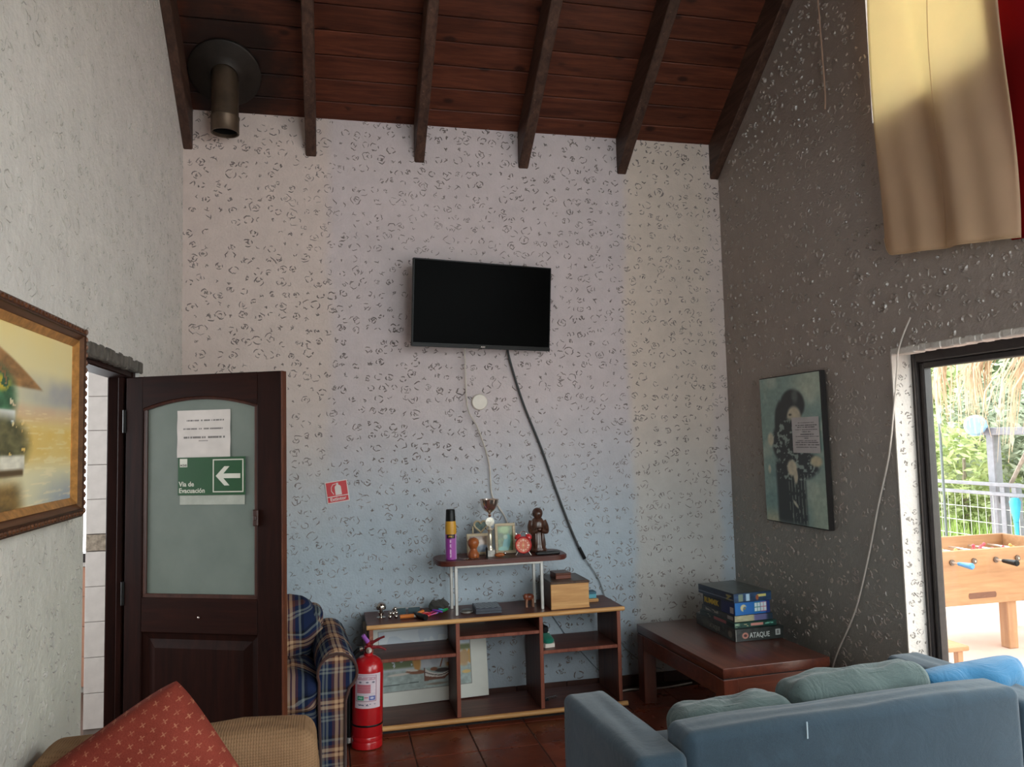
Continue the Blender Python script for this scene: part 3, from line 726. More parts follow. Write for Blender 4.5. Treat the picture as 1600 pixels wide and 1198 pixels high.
# ------------------------------------------------------------------ plaid armchair behind the door
def plaid(name):
    mt, nt, b = newmat(name); g = NG(nt); v = g.co(); x, y, z = g.sep(v)
    navy, sage, tan, wine, dark = C(32, 42, 72), C(120, 126, 124), C(198, 160, 126), C(92, 56, 50), C(24, 26, 34)
    stops = [(0.0, navy), (0.30, sage), (0.345, navy), (0.375, sage), (0.42, navy), (0.50, wine), (0.56, tan), (0.63, wine), (0.67, tan), (0.74, wine), (0.80, navy), (0.88, sage), (0.93, dark)]
    u = g.m('FRACT', g.m('ADD', g.m('MULTIPLY', g.m('ADD', x, g.m('MULTIPLY', g.m('SUBTRACT', g.noise(v, 3, 2), 0.5), 0.02)), 4.4), 50.0))
    w = g.m('FRACT', g.m('ADD', g.m('MULTIPLY', g.m('ADD', g.m('SUBTRACT', z, g.m('MULTIPLY', y, 0.8)), g.m('MULTIPLY', g.m('SUBTRACT', g.noise(v, 3, 2), 0.5), 0.02)), 4.4), 50.13))
    cu = g.ramp(u, stops, 'CONSTANT'); cw = g.ramp(w, stops, 'CONSTANT')
    tw = g.m('FRACT', g.m('MULTIPLY', g.m('ADD', g.m('ADD', x, y), z), 160.0))
    c = g.mix(g.ramp(tw, [(0.0, 0.36), (0.5, 0.64)], 'CONSTANT'), cu, cw)
    g.l(c, b.inputs['Base Color']); b.inputs['Roughness'].default_value = 0.95; b.inputs['Specular IOR Level'].default_value = 0.12
    g.l(g.bump(g.noise(v, 300, 2), 0.3, 0.002), b.inputs['Normal']); return mt
M_plaid = plaid('plaid_fabric')
arm = thing('armchair', 'navy and tan plaid armchair with rolled arms, half hidden behind the open door', 'armchair', (-0.345, 4.02, 0), (0, 0, math.radians(4)))
M_welt = fabric('wine_welt', C(84, 58, 52), 0.3, 300)
def chair_arm(cx, s):
    mb = MB()      # scroll-shaped arm section in xz, extruded to the back
    sec = []
    for i in range(15):
        a = -0.95+i*(math.pi+1.35)/14
        sec.append((cx+s*0.026+0.10*math.cos(a), 0.50+0.10*math.sin(a)))
    sec = sec + [(cx-0.078, 0.012), (cx+0.066, 0.012), (cx+0.066, 0.36)]
    n = len(sec); rows = [(0.0, 0.94), (0.012, 1.0), (0.25, 1.0), (0.5, 1.0), (0.72, 1.0)]
    for yy, k in rows:
        for a, c in sec: mb.v.append((cx+(a-cx)*k, yy, max(0.012, 0.4+(c-0.4)*k+0.02*yy)))
    for r in range(len(rows)-1):
        for i in range(n): mb.f.append((r*n+i, r*n+(i+1) % n, (r+1)*n+(i+1) % n, (r+1)*n+i))
    mb.f.append(tuple(range(n))); mb.f.append(tuple((len(rows)-1)*n+i for i in range(n))[::-1])
    o = mb.build('arm', M_plaid, arm, smooth=True, angle=50)
    pp = [(a, -0.004, c) for a, c in sec[:15]]
    pp = [(cx-0.06, -0.004, 0.02), (cx-0.068, -0.004, 0.38)] + pp[::-1] + [(cx+0.066, -0.004, 0.36), (cx+0.060, -0.004, 0.02)]
    MB().tube([(a*0.96+cx*0.04, y_, 0.4+(c-0.4)*0.95) for a, y_, c in pp], 0.008, 6).build('welt', M_welt, o, smooth=True, angle=180)
    return o
chair_arm(0.345, 1); chair_arm(-0.335, -1)
softbox(-0.30, 0.02, 0.015, 0.28, 0.70, 0.33, 0.03, 0.006, 31).build('seat_base', M_plaid, arm, smooth=True, angle=60)
softbox(-0.315, -0.01, 0.32, 0.275, 0.52, 0.475, 0.055, 0.025, 32).build('seat_cushion', M_plaid, arm, smooth=True, angle=60)
o = softbox(-0.315, 0.0, 0.0, 0.275, 0.2, 0.34, 0.06, 0.03, 33).build('back_cushion', M_plaid, arm, smooth=True, angle=60, loc=(0, 0.44, 0.44), rot=(-0.14, 0, 0))
softbox(-0.34, 0.60, 0.12, 0.34, 0.80, 0.70, 0.05, 0.01, 34).build('backrest', M_plaid, arm, smooth=True, angle=60)
for lx, ly in ((-0.33, 0.06), (0.34, 0.06), (-0.31, 0.72), (0.30, 0.72)):
    MB().rbox(lx-0.022, ly-0.022, 0, lx+0.022, ly+0.022, 0.03, 0.004, 1).build('foot', M_door, arm)

# ------------------------------------------------------------------ open door leaf
hx, hy, ex, ey = -0.884, 3.745, -0.199, 3.432
DA = math.atan2(ey-hy, ex-hx); DW, DH = 0.752, 1.945
M_frost = bpy.data.materials.new('frosted_glass'); M_frost.use_nodes = True
nt = M_frost.node_tree; b = nt.nodes['Principled BSDF']; g = NG(nt); v = g.co()
g.l(g.ramp(g.noise(v, 5, 4), [(0.3, C(118, 128, 120)), (0.7, C(134, 142, 134))]), b.inputs['Base Color']); b.inputs['Roughness'].default_value = 0.28
tr = g.n('ShaderNodeBsdfTransparent'); tr.inputs[0].default_value = (0.75, 0.82, 0.8, 1); mx = g.n('ShaderNodeMixShader'); mx.inputs[0].default_value = 0.30
out = nt.nodes['Material Output']; g.l(b.outputs[0], mx.inputs[1]); g.l(tr.outputs[0], mx.inputs[2]); g.l(mx.outputs[0], out.inputs[0])
M_doorh = wood('door_rail_wood', C(25, 9, 7), C(48, 21, 14), 'x', 0.9, 0.5, spec=0.1)
M_worn = wood('door_worn_edge', C(66, 30, 18), C(112, 60, 36), 'z', 1.6, 0.5, wear=0.5)
# door leaf, local x from hinge to free edge, front towards -y
door = struct(bpy.data.objects.new('door_1', None)); COL.objects.link(door); door.location = (hx, hy, 0); door.rotation_euler = (0, 0, DA)
T = 0.04
MB().rbox(0, 0, 0.012, 0.085, T, DH, 0.004, 1).build('stile', M_door, door)
MB().rbox(0.635, 0, 0.012, DW-0.004, T, DH, 0.004, 1).build('stile', M_door, door)
MB().rbox(DW-0.006, 0.001, 0.012, DW, T-0.001, DH, 0.001, 1).build('worn_edge', M_worn, door)
MB().rbox(0.084, 0, 0.835, 0.636, T, 0.985, 0.004, 1).build('rail', M_doorh, door)
MB().rbox(0.084, 0, 0.012, 0.636, T, 0.16, 0.004, 1).build('rail', M_doorh, door)
arc = lambda x, z0, z1: z0+(z1-z0)*(1-((x-0.36)/0.276)**2)
poly = [(0.084, DH)] + [(0.084+0.552*i/16, arc(0.084+0.552*i/16, 1.805, 1.85)) for i in range(17)] + [(0.636, DH)]
MB().prism(poly, 0, T, 'y').build('rail', M_doorh, door)
# raised lower panel with bevelled field
MB().add([(0.084,0.012,0.16),(0.636,0.012,0.16),(0.636,0.012,0.836),(0.084,0.012,0.836),(0.115,0.020,0.19),(0.605,0.020,0.19),(0.605,0.020,0.806),(0.115,0.020,0.806),
          (0.15,0.006,0.225),(0.57,0.006,0.225),(0.57,0.006,0.771),(0.15,0.006,0.771)],
         [(0,1,5,4),(1,2,6,5),(2,3,7,6),(3,0,4,7),(4,5,9,8),(5,6,10,9),(6,7,11,10),(7,4,8,11),(8,9,10,11)]).box(0.084, 0.024, 0.16, 0.636, 0.034, 0.836).build('panel', M_door, door)
glass = MB().prism([(0.095, 0.99)]+[(0.625, 0.99)]+[(0.625-0.53*i/14, arc(0.625-0.53*i/14, 1.80, 1.843)) for i in range(15)], 0.018, 0.024, 'y').build('glass_pane', M_frost, door)
bead = MB()
bead.rbox(0.084, 0.006, 0.984, 0.102, 0.02, 1.81, 0.004, 1); bead.rbox(0.618, 0.006, 0.984, 0.636, 0.02, 1.81, 0.004, 1); bead.rbox(0.084, 0.006, 0.980, 0.636, 0.02, 1.0, 0.004, 1)
bead.tube([(0.084+0.552*i/16, 0.012, arc(0.084+0.552*i/16, 1.80, 1.845)) for i in range(17)], 0.010, 6)
bead.build('glazing_bead', wood('bead_wood', C(44, 20, 14), C(78, 42, 30), 'z', 1, 0.4), door)
MB().rbox(0.62, -0.012, 1.29, 0.645, 0.0, 1.36, 0.004, 1).rbox(0.628, -0.02, 1.315, 0.64, -0.01, 1.335, 0.003, 1).build('latch', plain('brown_latch', C(58, 30, 22), 0.4), door)
MB().lathe([(0.006, 0.0), (0.005, -0.006), (0.002, -0.008)], 10, (0.365, 0.0, 0.905), 'y').build('screw_head', M_chrome, door)
for zz in (0.25, 1.0, 1.75):
    MB().tube([(-0.006, 0.0, zz-0.05), (-0.006, 0.0, zz+0.05)], 0.008, 8).build('hinge', M_black, door)
def on_door(name, label, cat, lx, lz):
    """things stuck on the door glass, upright in the door's plane"""
    c, s = math.cos(DA), math.sin(DA); off = 0.016
    return thing(name, label, cat, (hx+c*lx-s*off, hy+s*lx+c*off, lz), (0, 0, DA))
def words(rows, w, h, col=(70, 64, 62), bg=(206, 196, 190), seed=0):
    def paint(u, v):
        img = flat(u, bg); img = img*(0.94+0.12*fbm(u, v, 4, 4, seed))[:, None]
        for vc, hh, u0, u1, a in rows:
            on = (np.abs(v-vc) < hh)*(u > u0)*(u < u1)
            wd_ = vnoise(u, v*0+vc, 70, 1, seed+int(vc*97)); on = on*(wd_ > 0.28)
            img = over(img, on*a*(0.6+0.4*vnoise(u, v, 90, 60, seed+3)), col)
        return img
    return paint
t = on_door('paper_notice', 'creased white paper notice taped to the door glass above the green sign', 'paper', 0.374, 1.687)
print_sheet('sheet', 0.256, 0.205, 120, 96, words([(0.78, 0.016, 0.16, 0.88, 0.9), (0.60, 0.016, 0.12, 0.86, 0.8), (0.42, 0.018, 0.12, 0.90, 0.9), (0.35, 0.014, 0.40, 0.58, 0.6)], 1, 1), M_print, t,
            fn=lambda x, z: (x, -0.002-0.0015*math.sin(z*60)-0.002*max(0, -z-0.05), z))
t = on_door('tape_strip', 'pale tape-backed paper strip sticking out below the green sign', 'paper', 0.415, 1.402)
MB().rbox(-0.155, -0.0022, -0.022, 0.155, -0.0008, 0.03, 0.0006, 1).build('sheet', plain('dull_paper', C(168, 170, 160), 0.8), t)
t = on_door('evacuation_sign', 'green evacuation route sign with white left arrow on the door glass', 'sign', 0.415, 1.503)
SW, SH = 0.322, 0.163
M_green = plain('sign_green', C(14, 72, 34), 0.35, var=0.06); M_sw = plain('sign_white', C(206, 204, 190), 0.5, var=0.04)
MB().rbox(-SW/2, -0.008, -SH/2, SW/2, -0.004, SH/2, 0.001, 1).build('plate', M_green, t)
fr = MB(); a0, a1, b0, b1, w = 0.008, 0.153, -0.070, 0.072, 0.005
fr.box(a0, -0.0088, b0, a1, -0.0079, b0+w); fr.box(a0, -0.0088, b1-w, a1, -0.0079, b1); fr.box(a0, -0.0088, b0, a0+w, -0.0079, b1); fr.box(a1-w, -0.0088, b0, a1, -0.0079, b1)
fr.build('border', M_sw, t)
MB().prism([(0.022, 0.0), (0.063, 0.041), (0.087, 0.041), (0.058, 0.010), (0.138, 0.010), (0.138, -0.010), (0.058, -0.010), (0.087, -0.041), (0.063, -0.041)], -0.0088, -0.0079, 'y').build('arrow', M_sw, t)
lg = MB().box(-0.151, -0.0088, 0.040, -0.115, -0.0079, 0.076).build('logo', M_sw, t)
text_obj('logo_letters', 'ACHS', 0.0125, M_inkd, lg, (-0.149, -0.0089, 0.0435), bold=0.0003)
text_obj('lettering', 'Via de', 0.029, M_sw, t, (-0.155, -0.0085, -0.043), bold=0.0006)
text_obj('lettering', 'Evacuación', 0.029, M_sw, t, (-0.155, -0.0085, -0.071), sx=0.98, bold=0.0006)

# ------------------------------------------------------------------ painting on the left wall
def seascape(u, v):
    # u: 0 far left .. 1 right edge (towards the door)
    img = flat(u, (206, 196, 160)); n = fbm(u, v, 9, 6, 21); n2 = fbm(u, v, 26, 30, 22); n3 = fbm(u, v, 12, 70, 23)
    img = over(img, sstep(v, 0.55, 1.0)*(0.4+0.6*n), (212, 190, 128))
    img = over(img, sstep(v, 0.50, 0.62)*(1-sstep(v, 0.66, 0.80))*sstep(u, 0.45, 0.95)*(0.4+0.8*n), (142, 142, 150))
    img = over(img, (1-sstep(np.abs(v-0.52), 0.02, 0.08))*(0.3+0.5*n), (196, 156, 126))
    img = over(img, (1-sstep(np.abs(v-0.36), 0.04, 0.19))*(0.55+0.5*n), (206, 168, 84))
    img = over(img, (1-sstep(v, 0.02, 0.24))*sstep(u, 0.55, 1.0)*(0.5+0.6*n), (126, 138, 158))
    img = over(img, sstep(n3, 0.58, 0.7)*0.45*(v < 0.55), (226, 208, 170))
    hill = (1-sstep(u-(0.63+0.14*(0.86-v)/0.16), -0.02, 0.02))*sstep(v, 0.655, 0.675)*(1-sstep(v, 0.86-0.9*np.maximum(u-0.45, 0)**1.3, 0.88-0.9*np.maximum(u-0.45, 0)**1.3))
    img = over(img, hill*(0.9), flat(u, (136, 96, 58))*(0.7+0.6*n2)[:, None])
    tree = ell(u, v, 0.50, 0.60, 0.10, 0.15, 0.35)*(n2 > 0.3); img = over(img, tree, flat(u, (58, 92, 66))*(0.6+0.9*n2)[:, None])
    img = over(img, ell(u, v, 0.515, 0.67, 0.05, 0.04, 0.5)*(n2 > 0.45), (176, 156, 56))
    img = over(img, rec(u, v, 0.30, 0.47, 0.60, 0.535, 0.008), (206, 206, 202)); img = over(img, rec(u, v, 0.36, 0.44, 0.58, 0.475, 0.008), (52, 84, 92))
    bush = ell(u, v, 0.52, 0.35, 0.16, 0.15, 0.3)*(n2 > 0.28); img = over(img, bush, flat(u, (84, 80, 54))*(0.55+0.9*n2)[:, None])
    img = over(img, (1-sstep(u, 0.655, 0.665))*rec(u, v, -1, 0.215, 2, 0.295, 0.01), flat(u, (196, 190, 176))*(0.85+0.3*n2)[:, None])
    img = over(img, (1-sstep(u, 0.645, 0.66))*rec(u, v, -1, 0.185, 2, 0.22, 0.012), (84, 66, 44))
    img = over(img, (1-sstep(u+0.15*v, 0.60, 0.70))*(1-sstep(v, 0.10, 0.20))*0.9, flat(u, (104, 78, 40))*(0.6+0.8*n2)[:, None])
    return np.clip(img*1.18, 0, 250)
paint = thing('framed_painting', 'seaside oil painting in an ornate gold frame on the left wall', 'painting', (XL, 2.237, 1.408))
PWd, PHt = 1.30, 0.63       # outer size, y 1.56 .. 2.86+
M_gold = plain('gilt_wood', C(188, 132, 72), 0.42, 0.25, var=0.3, scale=40); M_bronze = plain('bronze_moulding', C(74, 44, 28), 0.45, 0.2, var=0.4, scale=60)
def frame_ring(w0, h0, w1, h1, d0, d1):
    """mitred moulding between outer rect w0,h0 (depth d0) and inner w1,h1 (depth d1), facing +x, y centre 0, z from centre"""
    mb = MB(); o_ = [(-w0, -h0), (w0, -h0), (w0, h0), (-w0, h0)]; i_ = [(-w1, -h1), (w1, -h1), (w1, h1), (-w1, h1)]
    vs = [(0.0, a, c) for a, c in o_]+[(d0, a, c) for a, c in o_]+[(d1, a, c) for a, c in i_]+[(0.0, a, c) for a, c in i_]
    fs = []
    for r in range(3):
        for k in range(4): fs.append((r*4+k, r*4+(k+1) % 4, (r+1)*4+(k+1) % 4, (r+1)*4+k))
    return mb.add(vs, fs)
ph, pw = PHt/2, PWd/2
def at(mb, dz=ph): return mb.xf(Matrix.Translation((0.002, 0, dz)))
at(frame_ring(pw, ph, pw-0.028, ph-0.028, 0.045, 0.058)).build('outer_moulding', M_bronze, paint)
at(frame_ring(pw-0.027, ph-0.027, pw-0.046, ph-0.046, 0.052, 0.036)).build('cove_moulding', wood('cove', C(76, 46, 29), C(112, 72, 45), 'y', 1, 0.4), paint)
at(frame_ring(pw-0.045, ph-0.045, pw-0.066, ph-0.066, 0.042, 0.030)).build('gilt_slip', M_gold, paint)
orn = MB(); kk = 0
for s_ in (-1, 1):
    yy = -pw+0.02
    while yy < pw-0.01:
        orn.ball((0.052, yy, s_*(ph-0.014)), 0.008, 0.011, 0.008, 6, 4); yy += 0.026
    zz = -ph+0.02
    while zz < ph-0.01:
        orn.ball((0.052, s_*(pw-0.014), zz), 0.008, 0.008, 0.011, 6, 4); zz += 0.026
at(orn).build('carved_ornament', plain('antique_gilt', C(98, 58, 34), 0.4, 0.3, var=0.5, scale=90), paint, smooth=True)['kind'] = 'stuff'
print_sheet('canvas', PWd-0.12, PHt-0.12, 260, 130, seascape, printed('oil_paint', 0.55), paint, (0.028, 0, ph), (0, 0, math.pi/2))
paint.rotation_euler = (0, -0.0, 0)

# ------------------------------------------------------------------ portrait print on the right wall
def portrait(u, v):
    n = fbm(u, v, 5, 8, 41); n2 = fbm(u, v, 24, 44, 42)
    img = flat(u, (112, 134, 128)); img = over(img, sstep(n, 0.4, 0.7)*0.7, (150, 162, 150)); img = over(img, (1-sstep(v, 0.30, 0.5))*ell(u, v, 0.1, 0.25, 0.3, 0.3, 0.6)*0.5, (88, 122, 122))
    img = over(img, (1-sstep(v, 0.0, 0.12))*ell(u, v, 0.12, 0.05, 0.14, 0.15, 0.5)*0.8, (168, 166, 140)); img = over(img, ell(u, v, 0.93, 0.08, 0.16, 0.25, 0.5)*0.6, (150, 160, 140))
    img = over(img, ell(u, v, 0.9, 0.93, 0.3, 0.12, 0.6)*0.7, (160, 168, 150))
    dk = (26, 34, 38)
    hair = np.maximum(ell(u, v, 0.55, 0.80, 0.20, 0.105, 0.12), ell(u, v, 0.38, 0.68, 0.14, 0.16, 0.15)); img = over(img, hair, dk)
    img = over(img, ell(u, v, 0.60, 0.86, 0.05, 0.05, 0.6)*0.45, (120, 132, 128))
    img = over(img, ell(u, v, 0.57, 0.715, 0.115, 0.075, 0.2), (168, 160, 140)); img = over(img, ell(u, v, 0.51, 0.735, 0.025, 0.008, 0.4), (70, 66, 60))
    body = np.maximum(ell(u, v, 0.45, 0.545, 0.27, 0.16, 0.12), rec(u, v, 0.22, 0.0, 0.70, 0.42, 0.03)); body = np.maximum(body, ell(u, v, 0.60, 0.40, 0.32, 0.10, 0.15))
    img = over(img, body, dk)
    fl = body*(n2 > 0.60)*(v > 0.30); img = over(img, fl*0.85, (126, 140, 134))
    st = body*(v < 0.34)*(u > 0.42)*(np.sin(u*120+3*n) > 0.75)*(n2 > 0.4); img = over(img, st*0.8, (120, 130, 120))
    img = over(img, ell(u, v, 0.15, 0.57, 0.055, 0.045, 0.3), (170, 166, 146)); img = over(img, ell(u, v, 0.88, 0.425, 0.09, 0.035, 0.3), (168, 160, 132))
    img = over(img, np.maximum(ell(u, v, 0.49, 0.375, 0.08, 0.055, 0.25), ell(u, v, 0.545, 0.325, 0.035, 0.055, 0.3)), (172, 164, 144))
    img = over(img, ell(u, v, 0.52, 0.135, 0.05, 0.012, 0.4, -0.5), (170, 168, 150)); img = over(img, ell(u, v, 0.10, 0.36, 0.025, 0.03, 0.4), (164, 162, 146))
    return img*(1.08+0.24*n2)[:, None]
WP, HP = 0.632, 0.888
pic = thing('wall_picture', 'tall teal-toned print of a long-haired woman in dark dress on the right wall', 'picture', (XR-0.002, 4.125, 1.085), (0, 0, -math.pi/2))
MB().rbox(-WP/2, -0.034, 0, WP/2, 0.0, HP, 0.003, 1).build('backing_board', plain('dark_board', C(30, 24, 22), 0.6), pic)
print_sheet('printed_face', WP-0.012, HP-0.012, 110, 160, portrait, M_printg, pic, (0, -0.0352, HP/2))
pic.rotation_euler = (math.radians(0.6), 0, -math.pi/2)
t = thing('text_notice', 'small white sheet of typed text stuck on the tall woman print', 'paper', (XR-0.047, 3.968, 1.51), (math.radians(0.6), 0, -math.pi/2))
print_sheet('sheet', 0.262, 0.206, 120, 110, words([(0.84, .012, .22, .82, .9), (.77, .012, .14, .92, .9), (.72, .012, .2, .86, .9), (.65, .012, .12, .94, .9), (.59, .012, .36, .68, .9), (.52, .012, .3, .8, .9), (.46, .012, .12, .97, .9), (.41, .012, .44, .6, .9), (.34, .012, .16, .88, .9), (.29, .012, .1, .94, .8), (.23, .014, .08, .97, .9), (.16, .012, .1, .9, .9)], 1, 1, (58, 56, 58), (196, 190, 190), 9), M_print, t, (0, 0, 0.103))

# ------------------------------------------------------------------ television
tv = thing('television', 'black flat-screen television on a swivel bracket on the back wall', 'television', (0.945, 4.775, 2.475))
Rm = Matrix.Rotation(math.radians(7.0), 4, 'Z') @ Matrix.Rotation(math.radians(4.5), 4, 'X') @ Matrix.Rotation(math.radians(1.1), 4, 'Y')
tv.rotation_euler = Rm.to_euler()
tw, th_ = 0.915, 0.540
MB().rbox(-tw/2, -0.012, -th_/2, tw/2, 0.018, th_/2, 0.004, 2).build('casing', M_black, tv)
MB().box(-tw/2+0.008, -0.0135, -th_/2+0.022, tw/2-0.008, -0.0115, th_/2-0.008).build('screen', M_screen, tv)
MB().rbox(-tw/2, -0.016, -th_/2-0.003, tw/2, -0.008, -th_/2+0.018, 0.002, 1).build('lower_bezel', plain('bezel', C(16, 15, 15), 0.4, spec=0.2), tv)
text_obj('brand_letters', 'AOC', 0.013, M_white, tv, (0.0, -0.0165, -th_/2+0.004), align='CENTER', bold=0.0004)
MB().rbox(-0.26, 0.016, -0.18, 0.26, 0.05, 0.12, 0.01, 1).build('rear_housing', M_black, tv)
MB().rbox(-0.05, 0.045, -0.06, 0.05, 0.13, 0.06, 0.004, 1).build('wall_bracket', M_black, tv)

# ------------------------------------------------------------------ wall fittings and cables
t = thing('round_cover', 'round cream junction cover on the back wall below the television', 'wall cover', (0.935, YB, 1.873))
MB().lathe([(0.052, 0.0), (0.052, -0.016), (0.047, -0.024), (0.0, -0.026)], 32, (0, 0, 0), 'y').build('cap', M_white, t, smooth=True, angle=30)
MB().torus((0, -0.017, 0), 0.045, 0.003, 'y', 32, 6).build('rim', M_white, t, smooth=True)
t = thing('extinguisher_sign', 'tilted red and white fire extinguisher sign on the back wall', 'sign', (0.037, YB-0.003, 1.335), (0, math.radians(-7.5), 0))
M_sr = plain('sign_red', C(206, 44, 52), 0.4, var=0.08); M_sw2 = plain('sign_offwhite', C(228, 216, 212), 0.5, var=0.04)
MB().rbox(-0.068, -0.003, -0.066, 0.068, 0.0, 0.066, 0.001, 1).build('plate', M_sw2, t)
MB().box(-0.062, -0.0036, -0.024, 0.062, -0.0029, 0.061).build('red_field', M_sr, t)
MB().box(-0.062, -0.0036, -0.060, 0.062, -0.0029, -0.029).build('red_band', M_sr, t)
MB().prism([(-0.012, -0.02), (0.026, -0.02), (0.026, 0.028), (0.022, 0.036), (0.012, 0.042), (0.012, 0.054), (0.0, 0.054), (0.0, 0.042), (-0.008, 0.036), (-0.012, 0.028)], -0.0042, -0.0035, 'y').build('pictogram', M_sw2, t)
MB().tube([(-0.002, -0.004, 0.05), (-0.022, -0.004, 0.046), (-0.032, -0.004, 0.03), (-0.034, -0.004, 0.008), (-0.022, -0.004, -0.014)], 0.0024, 6).build('pictogram_hose', M_sw2, t)
text_obj('lettering', 'Extintor', 0.029, M_sw2, t, (0, -0.0038, -0.0525), align='CENTER', bold=0.0007)

def cable(name, label, pts, r, mat, cat='cable', par=None):
    o = MB().tube(smooth_path(pts), r, 8).build(name, mat, par, smooth=True)
    if label: tag(o, label, cat)
    return o
cable('antenna_cable', 'thin white cable curving down from the left of the television', [(0.825, 4.80, 2.26), (0.838, 4.87, 2.16), (0.848, YB-.03, 1.90), (0.862, YB-.05, 1.80), (0.915, YB-.035, 1.71), (0.985, YB-.02, 1.494), (1.001, YB-.015, 1.289), (1.045, YB-.012, 1.20), (1.09, YB-.02, 1.12), (1.14, YB-.02, 0.96)], 0.0045, M_cord_w)
pc = cable('power_cord', 'dark grey power cord hanging diagonally from the television to the shelf', [(1.115, 4.82, 2.25), (1.13, YB-.03, 2.18), (1.216, YB-.02, 1.882), (1.337, YB-.02, 1.567), (1.437, YB-.018, 1.272), (1.529, YB-.018, 1.02), (1.585, YB-.02, 0.89)], 0.0075, M_cord_k)
MB().tube([(1.575, YB-.02, 0.915), (1.612, YB-.02, 0.84)], 0.011, 10).build('connector', M_black, pc, smooth=True)
cable('lower_lead', None, [(1.61, YB-.02, 0.845), (1.704, YB-.015, 0.70), (1.77, YB-.012, 0.50), (1.837, YB-.012, 0.305), (1.909, YB-.015, 0.209), (2.03, YB-.02, 0.124), (2.12, YB-.02, 0.09)], 0.0042, plain('grey_lead', C(140, 146, 150), 0.5), par=pc)
cable('wall_wire', 'thin grey wire running down the wall behind the shelf unit', [(1.30, YB-.008, 0.60), (1.392, YB-.008, 0.475), (1.486, YB-.008, 0.338), (1.587, YB-.008, 0.228), (1.688, YB-.01, 0.117), (1.76, YB-.03, 0.08)], 0.003, plain('thin_wire', C(120, 130, 142), 0.6))
cable('floor_cable', 'white cable lying on the floor between shelf unit and corner table', [(1.74, 4.80, 0.006), (1.86, 4.83, 0.006), (1.97, 4.81, 0.006), (2.10, 4.80, 0.006), (2.3, 4.84, 0.006)], 0.0055, M_cord_w)
cable('window_cable', 'white cable looping over the patio window corner and down the right wall', [(XR-.012, 3.135, 2.16), (XR-.014, 3.19, 2.08), (XR-.018, 3.225, 2.0), (XR-.02, 3.235, 1.92), (XR-.02, 3.27, 1.75), (XR-.018, 3.33, 1.5), (XR-.016, 3.43, 1.25), (XR-.014, 3.53, 0.98), (XR-.014, 3.66, 0.68), (XR-.014, 3.86, 0.37), (XR-.014, 3.95, 0.12)], 0.0042, M_cord_w)
cable('pull_cord', 'frayed cream cord hanging from the roof against the right wall', [(XR-.03, 3.68, zroof(3.68)-0.02), (XR-.03, 3.675, 4.2), (XR-.02, 3.672, 3.75), (XR-.02, 3.665, 3.5), (XR-.018, 3.675, 3.41)], 0.0048, plain('cord_cream', C(170, 140, 122), 0.8), 'cord')

# ------------------------------------------------------------------ stove pipe through the roof
t = thing('stove_pipe', 'sooty metal stove pipe hanging through a round collar in the ceiling', 'pipe', (FL[0], FL[1], 3.47))
M_pipe = plain('sooty_metal', C(92, 76, 62), 0.45, 0.6, var=0.35, scale=7); M_coll = plain('dark_collar', C(42, 35, 30), 0.5, 0.45, var=0.35, scale=8)
hh = 3.842-3.47
MB().lathe([(0.072, 0.0), (0.080, 0.0), (0.080, 0.085), (0.0825, 0.088), (0.0825, 0.096), (0.077, 0.1), (0.077, hh+0.12), (0.070, hh+0.12), (0.072, 0.0)], 32, cap=False).build('pipe', M_pipe, t, smooth=True, angle=40)
MB().lathe([(0.0715, 0.02), (0.0715, 0.12), (0.0, 0.125)], 24, cap=False).build('inner_soot', plain('soot', C(10, 9, 9), 1.0), t)
MB().lathe([(0.205, 0.0), (0.205, -0.02), (0.195, -0.026), (0.12, -0.03), (0.078, -0.055), (0.078, 0.0)], 40).build('collar', M_coll, t, smooth=True, angle=40, loc=(0, 0, hh), rot=(-sl, 0, 0))

# ------------------------------------------------------------------ low shelf unit
rack = thing('shelf_unit', 'low brown open shelf unit with pale wood edges against the back wall', 'shelf', (0.19, 4.51, 0))
D = 0.375; ZT = 0.605
MB().rbox(0.0, 0.012, 0.582, 1.53, D, ZT, 0.003, 1).build('top_board', M_brownrack, rack)
MB().tube([(-0.002, 0.008, 0.593), (1.532, 0.008, 0.593)], 0.0135, 12).build('top_trim', M_trim, rack, smooth=True)
for x0 in (0.012, 1.485): MB().rbox(x0, 0.016, 0.05, x0+0.022, D, 0.582, 0.002, 1).build('side_panel', M_brownv, rack)
for x0 in (0.503, 1.0): MB().rbox(x0, 0.016, 0.05, x0+0.022, D, 0.582, 0.002, 1).build('divider', M_brownv, rack)
for x0 in (0.0115, 1.4845, 0.5025, 0.9995): MB().rbox(x0, 0.011, 0.052, x0+0.023, 0.017, 0.580, 0.002, 1).build('edge_strip', M_edge, rack)
for x0, x1, z in ((0.034, 0.503, 0.392), (0.525, 1.0, 0.483), (1.022, 1.485, 0.362)):
    s_ = MB().rbox(x0, 0.02, z, x1, D-0.005, z+0.019, 0.002, 1).build('shelf', M_brownrack, rack)
    MB().rbox(x0, 0.015, z, x1, 0.0205, z+0.019, 0.002, 1).build('edge_strip', M_edge, s_)
MB().rbox(0.012, 0.012, 0.028, 1.507, D, 0.05, 0.003, 1).build('bottom_board', M_brownrack, rack)
MB().tube([(0.005, 0.008, 0.035), (1.535, 0.008, 0.035)], 0.0145, 12).build('bottom_trim', M_trim, rack, smooth=True)
MB().box(0.03, 0.03, 0.0, 1.49, D-0.02, 0.03).build('plinth', plain('dark_plinth', C(44, 40, 40), 0.8, var=0.3), rack)

